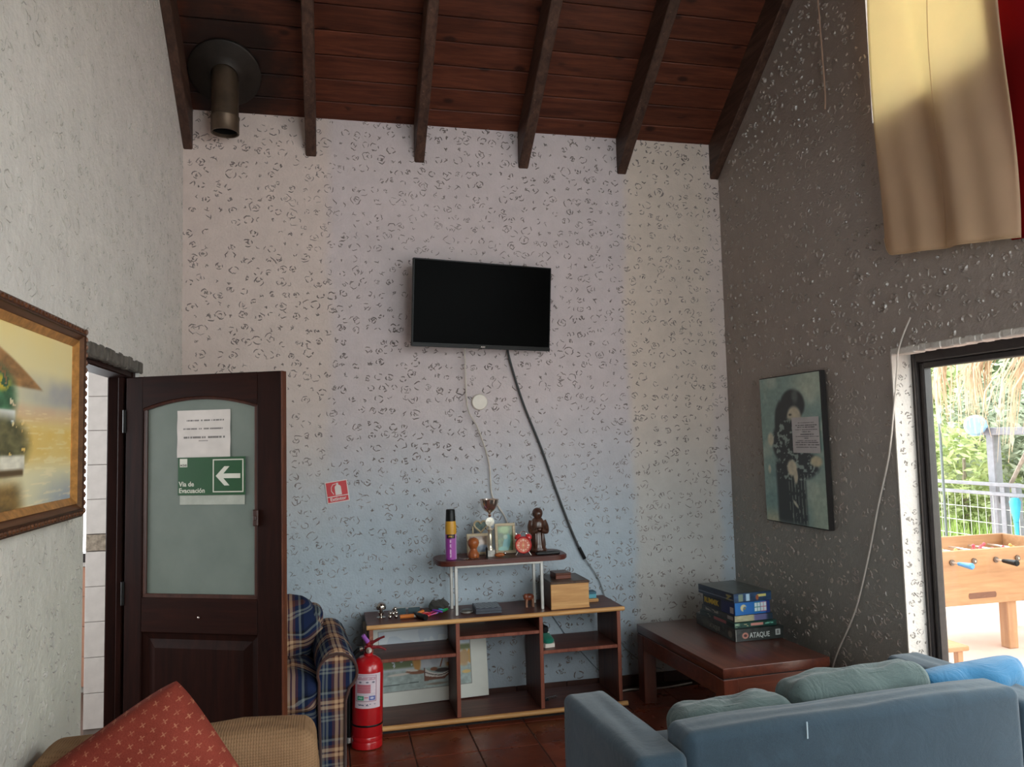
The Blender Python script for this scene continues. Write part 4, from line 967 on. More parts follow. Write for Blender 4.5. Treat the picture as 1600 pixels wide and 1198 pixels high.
# ------------------------------------------------------------------ little metal-legged stand on top
st = thing('tabletop_stand', 'small stand with dark red oblong top and steel legs on shelf unit', 'stand', (1.0, 4.70, ZT))
M_stand = wood('stand_top_wood', C(70, 32, 26), C(112, 58, 46), 'x', 0.8, 0.35)
pts = []
for cx, a0 in ((0.285, -1), (-0.285, 1)):
    for i in range(9):
        a = -math.pi/2+math.pi*i/8 if a0 < 0 else math.pi/2+math.pi*i/8
        pts.append((cx+0.12*math.copysign(abs(math.cos(a))**0.75, math.cos(a)), 0.155*math.copysign(abs(math.sin(a))**0.6, math.sin(a))))
bm = bmesh.new(); f = bm.faces.new([bm.verts.new((a, c, 0.293)) for a, c in pts]); r_ = bmesh.ops.extrude_face_region(bm, geom=[f])
for e in r_['geom']:
    if isinstance(e, bmesh.types.BMVert): e.co.z += 0.030
bmesh.ops.recalc_face_normals(bm, faces=bm.faces[:]); bmesh.ops.bevel(bm, geom=[e for e in bm.edges if abs(e.verts[0].co.z-e.verts[1].co.z) < 1e-6], offset=0.005, segments=2, affect='EDGES')
MB().bm(bm).build('top', M_stand, st, smooth=True, angle=40)
for yy in (-0.09, 0.10):
    mb = MB(); mb.rbox(-0.295, yy-0.009, 0.273, 0.245, yy+0.009, 0.2935, 0.002, 1)
    mb.build('crossbar', M_steel, st)
    for xx in (-0.286, 0.236): MB().rbox(xx-0.009, yy-0.009, 0.0, xx+0.009, yy+0.009, 0.275, 0.002, 1).build('leg', M_steel, st)
ZS = ZT+0.3235

# ------------------------------------------------------------------ things on the stand
t = thing('spray_can', 'purple and yellow insect spray can with black cap on the stand', 'spray can', (0.690, 4.628, ZS))
M_pur = plain('purple_label', C(160, 66, 160), 0.3, 0.1, var=0.06)
def canp(u, v):
    img = flat(u, (158, 62, 158)); img = over(img, sstep(u, 0.30, 0.42)*(1-sstep(u, 0.48, 0.52)), (196, 160, 206)); img = over(img, rec(u, v, 0.47, 0.02, 0.51, 0.2, 0.01), (190, 186, 196))
    img = over(img, rec(u, v, 0.10, 0.83, 0.36, 1.0, 0.01)*(1-sstep(v-0.83-(u-0.1)*0.4, -0.2, -0.1)*0), (34, 26, 24)); img = over(img, rec(u, v, 0.15, 0.88, 0.30, 0.94, 0.01)*(vnoise(u, v, 40, 20, 4) > 0.5), (206, 160, 60))
    img = over(img, rec(u, v, 0.19, 0.08, 0.235, 0.78, 0.01)*(vnoise(u, v, 20, 30, 5) > 0.45), (224, 190, 220)); return img
def cyl(r, a0):
    return lambda x, z: (r*math.cos(a0+x/r), r*math.sin(a0+x/r), z)
MB().lathe([(0.028, 0.0), (0.0325, 0.004), (0.0325, 0.196), (0.0325, 0.2)], 28).build('body', M_pur, t, smooth=True, angle=40)
print_sheet('label_wrap', 2*math.pi*0.0328, 0.148, 120, 40, canp, M_printg, t, (0, 0, 0.077), fn=cyl(0.0328, -math.pi/2+math.pi*0.5))
MB().lathe([(0.0332, 0.15), (0.0332, 0.198), (0.031, 0.214), (0.0295, 0.226), (0.02, 0.227)], 28).build('yellow_band', plain('yellow_band', C(206, 150, 44), 0.4), t, smooth=True, angle=40)
MB().lathe([(0.0295, 0.225), (0.0295, 0.232), (0.0265, 0.290), (0.024, 0.295), (0.0, 0.295)], 28).build('cap', M_black, t, smooth=True, angle=40)

M_turn = wood('turned_wood', C(134, 66, 30), C(182, 104, 56), 'z', 2.0, 0.35)
t = thing('wooden_grinder', 'small turned orange-brown wooden mill in front of left photo frame', 'mill', (0.828, 4.645, ZS))
MB().lathe([(0.030, 0.0), (0.034, 0.006), (0.034, 0.02), (0.027, 0.034), (0.021, 0.046), (0.019, 0.056), (0.024, 0.064), (0.031, 0.074), (0.034, 0.088), (0.032, 0.102), (0.024, 0.113), (0.012, 0.119), (0.0, 0.120)], 28).build('body', M_turn, t, smooth=True, angle=40)
MB().torus((0, 0, 0.061), 0.0215, 0.003, 'z', 24, 6).build('neck_ring', M_turn, t, smooth=True)

def photo_frame(name, label, x, y, w, h, m_, paintf, tilt=-0.12, rz=0.0):
    t = thing(name, label, 'photo frame', (x, y, ZS), (0, 0, rz), 'photo frames on the stand')
    holder = MB(); b_ = 0.017
    for a in ((-w/2, 0, w/2, b_), (-w/2, h-b_, w/2, h), (-w/2, b_-0.001, -w/2+b_, h-b_+0.001), (w/2-b_, b_-0.001, w/2, h-b_+0.001)):
        holder.rbox(a[0], -0.010, a[1], a[2], 0.004, a[3], 0.002, 1)
    f_ = holder.build('moulding', m_, t, rot=(tilt, 0, 0), loc=(0, 0, 0.002))
    print_sheet('photo', w-2*b_+0.004, h-2*b_+0.004, 50, 60, paintf, M_printg, f_, (0, -0.003, h/2))
    MB().box(-w/2+0.01, 0.001, 0.01, w/2-0.01, 0.004, h-0.01).build('backboard', M_inkd, f_)
    MB().rbox(-0.02, 0.0, 0.0, 0.02, 0.003, h*0.72, 0.001, 1).build('strut', M_inkd, t, loc=(0, 0.066, 0.002), rot=(0.42, 0, 0))
    return t
M_cream = wood('cream_frame', C(176, 156, 124), C(206, 188, 158), 'x', 2, 0.5)
def ph1(u, v):
    n = fbm(u, v, 6, 6, 61); img = flat(u, (120, 92, 70))*(0.7+0.6*n)[:, None]; img = over(img, ell(u, v, 0.62, 0.55, 0.2, 0.25, 0.4), (196, 176, 162)); img = over(img, ell(u, v, 0.75, 0.15, 0.35, 0.3, 0.3), (84, 98, 118)); return img
def ph2(u, v):
    n = fbm(u, v, 6, 9, 62); img = flat(u, (92, 118, 72))*(0.6+0.8*n)[:, None]; img = over(img, ell(u, v, 0.45, 0.85, 0.3, 0.16, 0.4), (150, 176, 120))
    img = over(img, ell(u, v, 0.58, 0.28, 0.22, 0.42, 0.2, -0.5), (100, 176, 178)); img = over(img, ell(u, v, 0.52, 0.55, 0.14, 0.09, 0.4), (168, 196, 170)); img = over(img, ell(u, v, 0.35, 0.08, 0.3, 0.1, 0.4), (120, 190, 176)); return img
photo_frame('photo_frame', 'small cream photo frame behind the wooden mill on the stand', 0.877, 4.735, 0.145, 0.128, M_cream, ph1)
photo_frame('photo_frame', 'upright cream photo frame with blue-green picture right of the trophy', 1.045, 4.735, 0.128, 0.182, M_cream, ph2)
# heart-shaped frame standing behind
t = thing('heart_frame', 'cream heart-shaped little frame peeping up behind the left photo frame', 'photo frame', (0.909, 4.828, ZS))
hp = []
for i in range(33):
    a = 2*math.pi*i/32; hp.append((0.0026*16*math.sin(a)**3, 0, 0.165+0.0026*(13*math.cos(a)-5*math.cos(2*a)-2*math.cos(3*a)-math.cos(4*a))))
MB().tube(hp, 0.0062, 8, cap=False).build('heart_rim', M_cream, t, smooth=True)
MB().add([p for p in hp[:-1]], [tuple(range(32))]).build('heart_picture', plain('heart_photo', C(84, 104, 96), 0.4, var=0.5, scale=50), t)
MB().rbox(-0.055, -0.005, 0.0, -0.046, 0.005, 0.165, 0.002, 1).rbox(0.046, -0.005, 0.0, 0.055, 0.005, 0.165, 0.002, 1).rbox(-0.055, -0.012, 0.0, 0.055, 0.012, 0.008, 0.002, 1).build('holder', M_cream, t)
MB().tube([(0, 0, 0.008), (0, 0, 0.125)], 0.004, 8).build('stem', M_cream, t)

t = thing('trophy', 'silver trophy cup with round medallion and marble base on the stand', 'trophy', (0.932, 4.655, ZS))
MB().rbox(-0.026, -0.022, 0.0, 0.026, 0.022, 0.040, 0.003, 1).build('base', plain('white_marble', C(186, 180, 172), 0.25, var=0.3, scale=30), t)
MB().lathe([(0.018, 0.04), (0.016, 0.05), (0.011, 0.06), (0.013, 0.07), (0.014, 0.13), (0.011, 0.15), (0.018, 0.158), (0.018, 0.164), (0.008, 0.17), (0.006, 0.18)], 20).build('column', plain('silvered', C(232, 222, 200), 0.2, 0.7, var=0.05), t, smooth=True, angle=50)
MB().lathe([(0.027, 0.006), (0.027, -0.006), (0.022, -0.0065), (0.0, -0.008)], 28, (0, 0, 0.207), 'y').build('medallion', plain('medal_white', C(206, 200, 186), 0.35, 0.3, var=0.3, scale=90), t, smooth=True, angle=40)
MB().lathe([(0.006, 0.235), (0.012, 0.247), (0.007, 0.256), (0.01, 0.262), (0.030, 0.276), (0.046, 0.296), (0.055, 0.322), (0.059, 0.342), (0.057, 0.342), (0.052, 0.322), (0.043, 0.298), (0.0, 0.272)], 32).build('cup', plain('dull_silver', C(224, 204, 190), 0.2, 0.95, var=0.12), t, smooth=True, angle=50)
for s_ in (-1, 1): MB().tube([(s_*0.016, 0, 0.16), (s_*0.026, 0, 0.165), (s_*0.028, 0, 0.172)], 0.003, 6).build('scroll', M_chrome, t, smooth=True)

t = thing('black_figurine', 'tiny black stick figurine at the foot of the trophy', 'figurine', (0.901, 4.605, ZS))
MB().lathe([(0.010, 0.0), (0.010, 0.004), (0.006, 0.006), (0.006, 0.045), (0.008, 0.052), (0.006, 0.062), (0.0, 0.066)], 14).build('body', M_black, t, smooth=True)
t = thing('wooden_ornament', 'low carved brown wooden ornament beside the trophy base', 'ornament', (0.982, 4.615, ZS))
MB().ball((0, 0, 0.013), 0.032, 0.016, 0.013, 16, 10).build('body', M_turn, t, smooth=True); MB().ball((0.03, -0.008, 0.022), 0.011, 0.009, 0.009, 12, 8).build('head', M_chrome, t, smooth=True)
t = thing('reading_glasses', 'thin wire spectacles lying beside the wooden mill on the stand', 'spectacles', (0.80, 4.60, ZS))
for s_ in (-1, 1): MB().torus((s_*0.026, 0, 0.003), 0.020, 0.0014, 'z', 20, 5).build('rim', M_chrome, t, smooth=True)
MB().tube([(-0.046, 0, 0.003), (-0.06, 0.04, 0.003), (-0.05, 0.085, 0.003)], 0.0013, 5).build('temple', M_chrome, t); MB().tube([(0.046, 0, 0.003), (0.058, -0.012, 0.003), (0.085, -0.02, 0.003)], 0.0013, 5).build('temple', M_chrome, t)

t = thing('alarm_clock', 'red twin-bell alarm clock on the stand', 'alarm clock', (1.132, 4.63, ZS), (0, 0, math.radians(-14)))
M_clk = plain('clock_red', C(200, 40, 44), 0.3, var=0.08, coat=0.3)
MB().lathe([(0.046, 0.024), (0.050, 0.02), (0.050, -0.02), (0.047, -0.024), (0.043, -0.024), (0.043, -0.018)], 36, (0, 0, 0.062), 'y').build('case', M_clk, t, smooth=True, angle=40)
def dial(u, v):
    img = flat(u, (226, 126, 104)); img = over(img, ell(u, v, 0.5, 0.5, 0.13, 0.13, 0.4), (236, 150, 126))
    for k in range(12):
        a = k*math.pi/6; s_ = 0.085 if k % 3 == 0 else 0.05
        img = over(img, ell(u, v, 0.5+0.36*math.sin(a), 0.5+0.36*math.cos(a), s_, s_, 0.4), (244, 206, 186))
    img = over(img, ell(u, v, 0.5, 0.60, 0.02, 0.14, 0.3), (236, 196, 120)); img = over(img, ell(u, v, 0.47, 0.40, 0.02, 0.14, 0.3, 0.2), (206, 196, 110)); img = over(img, ell(u, v, 0.5, 0.5, 0.03, 0.03, 0.2), (246, 226, 210)); return img
o = print_sheet('dial', 0.086, 0.086, 48, 48, dial, M_printg, t, (0, -0.0195, 0.062), fn=lambda x, z: ((x*math.sqrt(max(0, 1-(z/0.043)**2/2)), 0, z*math.sqrt(max(0, 1-(x/0.043)**2/2)))))
for s_ in (-1, 1):
    M_ = Matrix.Rotation(s_*0.55, 4, 'Y')
    MB().lathe([(0.022, 0.0), (0.021, 0.008), (0.015, 0.017), (0.005, 0.021), (0.0, 0.0215)], 20).xf(Matrix.Translation((s_*0.030, 0, 0.106)) @ M_).build('bell', M_clk, t, smooth=True, angle=50)
    MB().tube([(s_*0.0415, 0, 0.125), (s_*0.044, 0, 0.133)], 0.004, 8).build('bell_nut', M_chrome, t, smooth=True)
    MB().tube([(s_*0.030, -0.015, 0.025), (s_*0.046, -0.02, 0.002)], [0.005, 0.0035], 8).build('foot', M_chrome, t, smooth=True)
MB().torus((0, 0, 0.122), 0.020, 0.0025, 'y', 16, 6, 0.1, math.pi-0.1).build('handle', M_chrome, t, smooth=True)
MB().tube([(0.0, 0.02, 0.03), (0.0, 0.045, 0.002)], 0.004, 8).build('rear_foot', M_chrome, t)

t = thing('carved_statue', 'dark brown glossy carved figure with folded arms at stand end', 'statue', (1.252, 4.735, ZS))
M_stat = plain('dark_carving', C(72, 44, 32), 0.28, var=0.35, scale=30, coat=0.3)
MB().lathe([(0.050, 0.0), (0.055, 0.006), (0.055, 0.018), (0.048, 0.026), (0.050, 0.05), (0.046, 0.08), (0.040, 0.11), (0.042, 0.13), (0.046, 0.16), (0.044, 0.185), (0.030, 0.205), (0.018, 0.213), (0.0, 0.216)], 28).xf(Matrix.Diagonal((1, 0.75, 1, 1))).build('robe', M_stat, t, smooth=True, angle=60)
MB().ball((0.002, -0.004, 0.232), 0.029, 0.028, 0.034, 18, 12).build('head', M_stat, t, smooth=True)
MB().ball((0.002, 0.004, 0.238), 0.034, 0.030, 0.034, 18, 12).build('hood', M_stat, t, smooth=True)
MB().ball((0.003, -0.033, 0.229), 0.005, 0.006, 0.008, 8, 6).build('nose', M_stat, t, smooth=True)
for s_ in (-1, 1):
    MB().tube(smooth_path([(s_*0.040, 0.0, 0.19), (s_*0.052, -0.01, 0.155), (s_*0.046, -0.03, 0.125), (s_*0.012, -0.044, 0.14)]), [0.016]*13+[0.015]*6, 10).build('arm', M_stat, t, smooth=True)
    MB().ball((s_*0.022, -0.027, 0.070), 0.013, 0.014, 0.062, 12, 8).build('robe_fold', M_stat, t, smooth=True)
MB().ball((0.0, -0.046, 0.142), 0.014, 0.010, 0.011, 10, 8).build('hands', M_stat, t, smooth=True)
t = thing('remote_control', 'slim black remote control lying at the right end of the stand', 'remote', (1.275, 4.605, ZS), (0, 0, 0.06))
MB().rbox(-0.075, -0.02, 0.0, 0.075, 0.02, 0.017, 0.005, 2).build('body', M_black, t, smooth=True); MB().rbox(-0.06, -0.012, 0.0165, 0.05, 0.012, 0.019, 0.001, 1).build('keypad', plain('rubber', C(44, 44, 46), 0.6), t)

# ------------------------------------------------------------------ things on the shelf unit top
t = thing('bell_ornament', 'small chrome domed desk ornament at the left end of shelf unit', 'ornament', (0.28, 4.70, ZT))
MB().lathe([(0.024, 0.0), (0.026, 0.004), (0.010, 0.01), (0.012, 0.022), (0.018, 0.032), (0.010, 0.042), (0.008, 0.048)], 18).build('stem', M_chrome, t, smooth=True, angle=50)
MB().lathe([(0.010, 0.045), (0.028, 0.05), (0.032, 0.064), (0.026, 0.080), (0.012, 0.089), (0.0, 0.091)], 24).build('dome', M_chrome, t, smooth=True, angle=50)
t = thing('metal_figurine', 'tiny knobbly chrome figure beside the domed ornament', 'figurine', (0.346, 4.655, ZT))
for (a, b_, c_, r_) in ((-0.018, 0, 0.012, 0.012), (0.018, 0, 0.012, 0.012), (-0.016, 0.004, 0.032, 0.011), (0.018, -0.004, 0.034, 0.012), (0.0, 0.0, 0.030, 0.013), (0.012, 0, 0.055, 0.012)):
    MB().ball((a, b_, c_), r_, None, None, 12, 8).build('knob', M_chrome, t, smooth=True)
MB().tube([(-0.018, 0, 0.012), (0.0, 0, 0.03), (0.018, 0, 0.034), (0.012, 0, 0.055)], 0.005, 8).build('rod', M_chrome, t, smooth=True)
t = thing('eyeglasses', 'tinted glasses standing behind the orange pliers on the shelf', 'glasses', (0.435, 4.74, ZT))
for s_ in (-1, 1): MB().rbox(s_*0.042-0.034, -0.004, 0.004, s_*0.042+0.034, 0.0, 0.040, 0.001, 1).build('lens', plain('tinted_lens', C(74, 92, 98), 0.1, var=0.05), t)
MB().tube([(-0.085, 0, 0.038), (-0.04, -0.002, 0.042), (0, 0, 0.038), (0.04, -0.002, 0.042), (0.085, 0, 0.038)], 0.0025, 6).build('brow_bar', M_steel, t)
for s_ in (-1, 1): MB().tube([(s_*0.085, 0, 0.038), (s_*0.08, 0.06, 0.025), (s_*0.075, 0.11, 0.006)], 0.0025, 6).build('temple', M_steel, t)
t = thing('pliers', 'pliers with orange and black grips lying on the shelf edge', 'pliers', (0.475, 4.62, ZT))
M_or = plain('orange_grip', C(216, 120, 44), 0.45, var=0.06)
MB().tube(smooth_path([(-0.09, 0.012, 0.012), (-0.05, 0.01, 0.013), (-0.01, 0.006, 0.014)]), 0.0115, 10).build('grip', M_or, t, smooth=True)
MB().tube(smooth_path([(0.0, 0.03, 0.014), (0.025, 0.04, 0.02), (0.05, 0.056, 0.026)]), 0.010, 10).build('grip', M_or, t, smooth=True)
MB().tube(smooth_path([(-0.005, 0.03, 0.018), (0.01, 0.0, 0.018), (0.03, -0.04, 0.016), (0.05, -0.075, 0.016)]), [0.014]*8+[0.017]*11, 12).build('black_grip', M_black, t, smooth=True)
MB().rbox(-0.014, -0.004, 0.006, 0.016, 0.036, 0.02, 0.004, 1).build('pivot', M_steel, t)
t = thing('cord_tangle', 'tangle of red, pink, blue and green plastic cord on the shelf', 'plastic cord', (0.60, 4.655, ZT))
for k, (col, x0, y0, a) in enumerate(((C(196, 40, 40), -0.06, -0.01, 0.3), (C(226, 84, 150), -0.02, 0.0, 0.1), (C(110, 130, 210), 0.015, 0.015, 0.8), (C(50, 170, 90), 0.045, 0.01, 0.5), (C(132, 70, 180), 0.005, -0.015, -0.3), (C(70, 150, 180), 0.03, 0.0, 1.0))):
    pp = [(x0+0.028*math.cos(q)*math.cos(a)-0.012*math.sin(q)*math.sin(a), y0+0.028*math.cos(q)*math.sin(a)+0.012*math.sin(q)*math.cos(a), 0.012+0.008*math.sin(q+k)+0.004*k) for q in [2*math.pi*i/14 for i in range(15)]]
    MB().tube(pp, 0.0045, 6, cap=False).build('loop', plain('loop_%d' % k, col, 0.35, var=0.05), t, smooth=True)
MB().rbox(-0.085, -0.018, 0.0, -0.045, 0.006, 0.016, 0.004, 1).build('red_tab', plain('red_tab', C(190, 36, 40), 0.4), t)
t = thing('dark_pouch', 'soft dark grey pouch behind the colourful loops', 'pouch', (0.630, 4.775, ZT))
softbox(-0.05, -0.025, 0.0, 0.05, 0.03, 0.055, 0.02, 0.008, 51).build('pouch_body', fabric('grey_felt', C(70, 68, 64), 0.2), t, smooth=True, angle=60)
MB().tube([(0.03, -0.03, 0.012), (0.056, -0.022, 0.02)], 0.009, 8).build('toggle', plain('wine_toggle', C(70, 36, 38), 0.5), t, smooth=True)
t = thing('round_compact', 'round silver compact lying beside the grey patterned box', 'compact', (0.782, 4.665, ZT))
MB().lathe([(0.034, 0.0), (0.036, 0.004), (0.035, 0.012), (0.028, 0.018), (0.012, 0.021), (0.0, 0.0215)], 28).build('lid', plain('dull_alu', C(126, 122, 116), 0.35, 0.6, var=0.2), t, smooth=True, angle=50); MB().torus((0, 0, 0.0075), 0.0362, 0.0025, 'z', 28, 6).build('rim', M_steel, t, smooth=True)
t = thing('patterned_box', 'flat dark grey box with woven-pattern lid on the shelf unit', 'box', (0.905, 4.645, ZT), (0, 0, -0.05))
M_chk = plain('dark_box', C(70, 74, 84), 0.45, var=0.15)
MB().rbox(-0.078, -0.055, 0.0, 0.078, 0.115, 0.033, 0.003, 1).build('body', M_chk, t)
MB().box(-0.079, -0.0562, 0.015, 0.079, -0.0548, 0.017).build('seam', M_black, t)
sq = MB().rbox(-0.0085, -0.0085, 0, 0.0085, 0.0085, 0.002, 0.0006, 1).mesh('square', plain('pale_square', C(150, 156, 164), 0.5))
for i in range(8):
    for j in range(8):
        if (i+j) % 2: link('square', sq, t, (-0.063+0.018*i, -0.038+0.019*j, 0.0328))
t = thing('animal_figurine', 'little reddish-brown carved animal standing on four legs on shelf unit', 'figurine', (1.177, 4.70, ZT))
M_an = plain('red_carving', C(128, 66, 44), 0.35, var=0.3, scale=40)
MB().ball((0, 0, 0.058), 0.032, 0.020, 0.022, 16, 10).build('body', M_an, t, smooth=True); MB().ball((-0.024, -0.012, 0.062), 0.016, 0.013, 0.02, 12, 8).build('head', M_an, t, smooth=True)
for a, b_ in ((-0.018, -0.012), (0.02, -0.012), (-0.016, 0.012), (0.02, 0.012)): MB().tube([(a, b_, 0.05), (a*1.1, b_, 0.02), (a*1.1, b_-0.002, 0.0)], [0.009, 0.006, 0.0075], 8).build('leg', plain('pale_hoof', C(168, 120, 96), 0.4), t, smooth=True)
t = thing('wooden_box', 'pale-fronted wooden box with dark lid on the right of shelf unit', 'box', (1.40, 4.57, ZT))
MB().rbox(-0.12, 0.0, 0.0, 0.12, 0.006, 0.148, 0.002, 1).build('front', wood('pale_oak', C(190, 134, 80), C(226, 176, 116), 'x', 0.7, 0.4), t)
MB().rbox(-0.12, 0.005, 0.0, 0.12, 0.27, 0.148, 0.003, 1).build('carcass', wood('dark_oak', C(70, 44, 32), C(104, 70, 52), 'y', 0.8, 0.4), t)
MB().rbox(-0.122, -0.002, 0.146, 0.122, 0.272, 0.162, 0.003, 1).build('lid', wood('dark_lid', C(66, 46, 36), C(100, 74, 58), 'y', 0.8, 0.35), t)
MB().rbox(-0.121, -0.003, 0.0, 0.121, 0.0, 0.008, 0.001, 1).build('foot_moulding', M_trim, t)
t = thing('small_wooden_case', 'small reddish wooden case lying on top of the pale-fronted box', 'case', (1.385, 4.69, ZT+0.162), (0, 0, 0.06))
M_mah = wood('mahogany', C(88, 42, 28), C(132, 70, 48), 'x', 1, 0.35)
MB().rbox(-0.05, -0.035, 0.0, 0.05, 0.075, 0.024, 0.002, 1).build('body', M_mah, t); MB().rbox(-0.051, -0.036, 0.0245, 0.051, 0.076, 0.036, 0.002, 1).build('lid', wood('mahogany_lid', C(78, 42, 30), C(112, 66, 48), 'y', 1, 0.35), t)
t = thing('wood_offcut', 'pale wood offcut under the small teal box on shelf unit', 'wood block', (1.575, 4.725, ZT)); MB().rbox(-0.05, -0.025, 0.0, 0.05, 0.06, 0.018, 0.002, 1).build('block', M_trim, t); MB().rbox(-0.05, -0.0255, 0.007, 0.05, -0.0245, 0.009, 0.0004, 1).build('groove', M_brownrack, t)
t = thing('teal_box', 'small teal box behind the pale-fronted wooden box', 'box', (1.572, 4.74, ZT+0.0185))
MB().rbox(-0.05, -0.022, 0.0, 0.045, 0.045, 0.026, 0.002, 1).build('body', plain('teal_card', C(84, 156, 172), 0.5, var=0.15), t); MB().rbox(-0.051, -0.023, 0.0262, 0.046, 0.046, 0.04, 0.002, 1).build('lid', plain('teal_lid', C(58, 102, 120), 0.5, var=0.15), t)

# inside the shelf
t = thing('sneaker', 'green canvas sneaker with dark laces on the right-hand shelf', 'shoe', (1.268, 4.605, 0.381), (0, 0, math.radians(8)))
M_grn = fabric('green_canvas', C(30, 112, 92), 0.25, 300)
mb = MB(); secs = []
for (y_, w, z0, z1, k) in ((-0.015, 0.022, 0.022, 0.040, 1), (0.0, 0.036, 0.02, 0.052, 1), (0.03, 0.042, 0.02, 0.062, 1), (0.065, 0.042, 0.02, 0.074, 1), (0.10, 0.038, 0.02, 0.095, 1), (0.14, 0.036, 0.02, 0.118, 1), (0.18, 0.035, 0.02, 0.126, 1), (0.21, 0.030, 0.02, 0.124, 1), (0.225, 0.018, 0.022, 0.11, 1)):
    for i in range(12):
        a = 2*math.pi*i/12; mb.v.append((w*math.copysign(abs(math.cos(a))**0.7, math.cos(a))*(1 if math.sin(a) < 0.2 else 0.86), y_, (z0+z1)/2+(z1-z0)/2*math.copysign(abs(math.sin(a))**0.8, math.sin(a))))
for r in range(8):
    for i in range(12): mb.f.append((r*12+i, r*12+(i+1) % 12, (r+1)*12+(i+1) % 12, (r+1)*12+i))
mb.f.append(tuple(range(12))[::-1]); mb.f.append(tuple(96+i for i in range(12))); mb.build('upper', M_grn, t, smooth=True, angle=70)
sp_ = [(0.030, -0.02), (0.043, 0.01), (0.046, 0.05), (0.042, 0.11), (0.040, 0.2), (0.028, 0.232)]
MB().prism([(a, c) for a, c in sp_]+[(-a, c) for a, c in sp_[::-1]], 0.0, 0.022, 'z').build('sole', M_white, t)
for k in range(4):
    z_ = 0.070+0.011*k; y_ = 0.052+0.022*k
    MB().tube([(-0.026, y_, z_), (0, y_-0.004, z_+0.010), (0.026, y_, z_)], 0.0035, 6).build('lace', M_white, t, smooth=True)
MB().rbox(-0.02, 0.04, 0.07, 0.02, 0.12, 0.112, 0.008, 1).build('tongue', M_black, t, smooth=True)
t = thing('scissors', 'small scissors lying in the lower right compartment of shelf unit', 'scissors', (1.275, 4.66, 0.051), (0, 0, 0.4))
for s_ in (-1, 1):
    MB().torus((-0.03, s_*0.016, 0.012), 0.013, 0.0035, 'z', 16, 6).build('handle', M_black, t, smooth=True); MB().rbox(-0.02, s_*0.004-0.004, 0.008+0.003*s_, 0.06, s_*0.004+0.004, 0.011+0.003*s_, 0.001, 1).build('blade', M_chrome, t)
def boats(u, v):
    # matted watercolour: image inside margins
    n = fbm(u, v, 8, 6, 71); n2 = fbm(u, v, 30, 20, 72)
    img = flat(u, (232, 232, 222))*(0.97+0.06*n)[:, None]
    ins = rec(u, v, 0.12, 0.165, 0.86, 0.86, 0.003)
    a = (u-0.12)/0.74; c = (v-0.165)/0.695
    p = flat(u, (196, 202, 206)); p = over(p, sstep(c, 0.62, 0.75)*(n > 0.5)*0.5, (168, 178, 190))
    p = over(p, (1-sstep(c, 0.30, 0.36)), flat(u, (150, 162, 158))*(0.85+0.35*n2)[:, None])
    p = over(p, (1-sstep(np.abs(c-0.50), 0.10, 0.16))*(1-sstep(a, 0.34, 0.42))*(n2 > 0.35), (112, 124, 88))
    p = over(p, (1-sstep(np.abs(c-0.46), 0.10, 0.17))*sstep(a, 0.70, 0.76)*(n2 > 0.35), flat(u, (196, 148, 76))*(0.8+0.4*n)[:, None])
    p = over(p, ell(a, c, 0.93, 0.44, 0.06, 0.14, 0.3), (170, 140, 104)); p = over(p, (1-sstep(np.abs(c-0.62), 0.02, 0.07))*sstep(a, 0.86, 0.9), (110, 116, 80))
    p = over(p, ell(a, c, 0.40, 0.50, 0.045, 0.22, 0.2, 0.06), (200, 150, 84)); p = over(p, ell(a, c, 0.60, 0.55, 0.055, 0.2, 0.25, 0.0)*0.5, (160, 168, 176))
    p = over(p, rec(a, c, 0.0, 0.0, 1, 1)*(np.abs(a-(0.655+0.085*(c-0.3)/0.4)) < 0.008)*(c > 0.32)*(c < 0.78), (128, 76, 50))
    p = over(p, ell(a, c, 0.39, 0.28, 0.11, 0.035, 0.15, -0.12), (130, 84, 60)); p = over(p, ell(a, c, 0.35, 0.315, 0.07, 0.02, 0.2, -0.2), (206, 200, 190))
    p = over(p, ell(a, c, 0.20, 0.265, 0.12, 0.02, 0.2, 0.05), (196, 190, 180))
    xb = (a-0.48)/0.31; tp = 0.335-0.36*xb*(1-xb)-0.05*xb; bt = 0.115+0.015*xb+0.10*np.clip((xb-0.72)/0.28, 0, 1)
    hull = (xb > 0.02*c)*(xb < 1)*(c > bt)*(c < tp); p = over(p, hull*1.0, (206, 200, 192)); p = over(p, hull*(c < bt+0.42*(tp-bt)), (118, 78, 60)); p = over(p, hull*(np.abs(c-(bt+0.72*(tp-bt))) < 0.009), (104, 92, 86))
    p = over(p, ell(a, c, 0.68, 0.27, 0.08, 0.035, 0.2), (62, 54, 50)); p = over(p, ell(a, c, 0.59, 0.30, 0.04, 0.03, 0.2), (128, 82, 56)); p = over(p, (xb > 0)*(xb < 0.02+0.05*c)*(c > 0.11)*(c < 0.33), (96, 62, 48))
    p = over(p, (np.abs(c-(0.10+0.03*a)) < 0.008)*(a < 0.42), (90, 100, 96)); p = over(p, ell(a, c, 0.62, 0.055, 0.12, 0.02, 0.4)*0.6, (120, 96, 76)); p = over(p, ell(a, c, 0.95, 0.20, 0.05, 0.03, 0.3), (200, 170, 110))
    img = img*(1-ins[:, None])+np.clip(p*1.14, 0, 250)*ins[:, None]
    edge = rec(u, v, 0.116, 0.158, 0.866, 0.866, 0.002)*(1-ins); return over(img, edge*0.7, (96, 94, 86))
t = thing('boat_print', 'matted watercolour print of sailing boats leaning inside the shelf unit', 'picture', (0.565, 4.835, 0.052), (-0.055, math.radians(-1.2), 0))
MB().rbox(-0.375, 0.0, 0.0, 0.375, 0.004, 0.512, 0.001, 1).build('card_backing', M_paper, t); print_sheet('printed_face', 0.748, 0.508, 220, 150, boats, M_print, t, (0, -0.0008, 0.256))

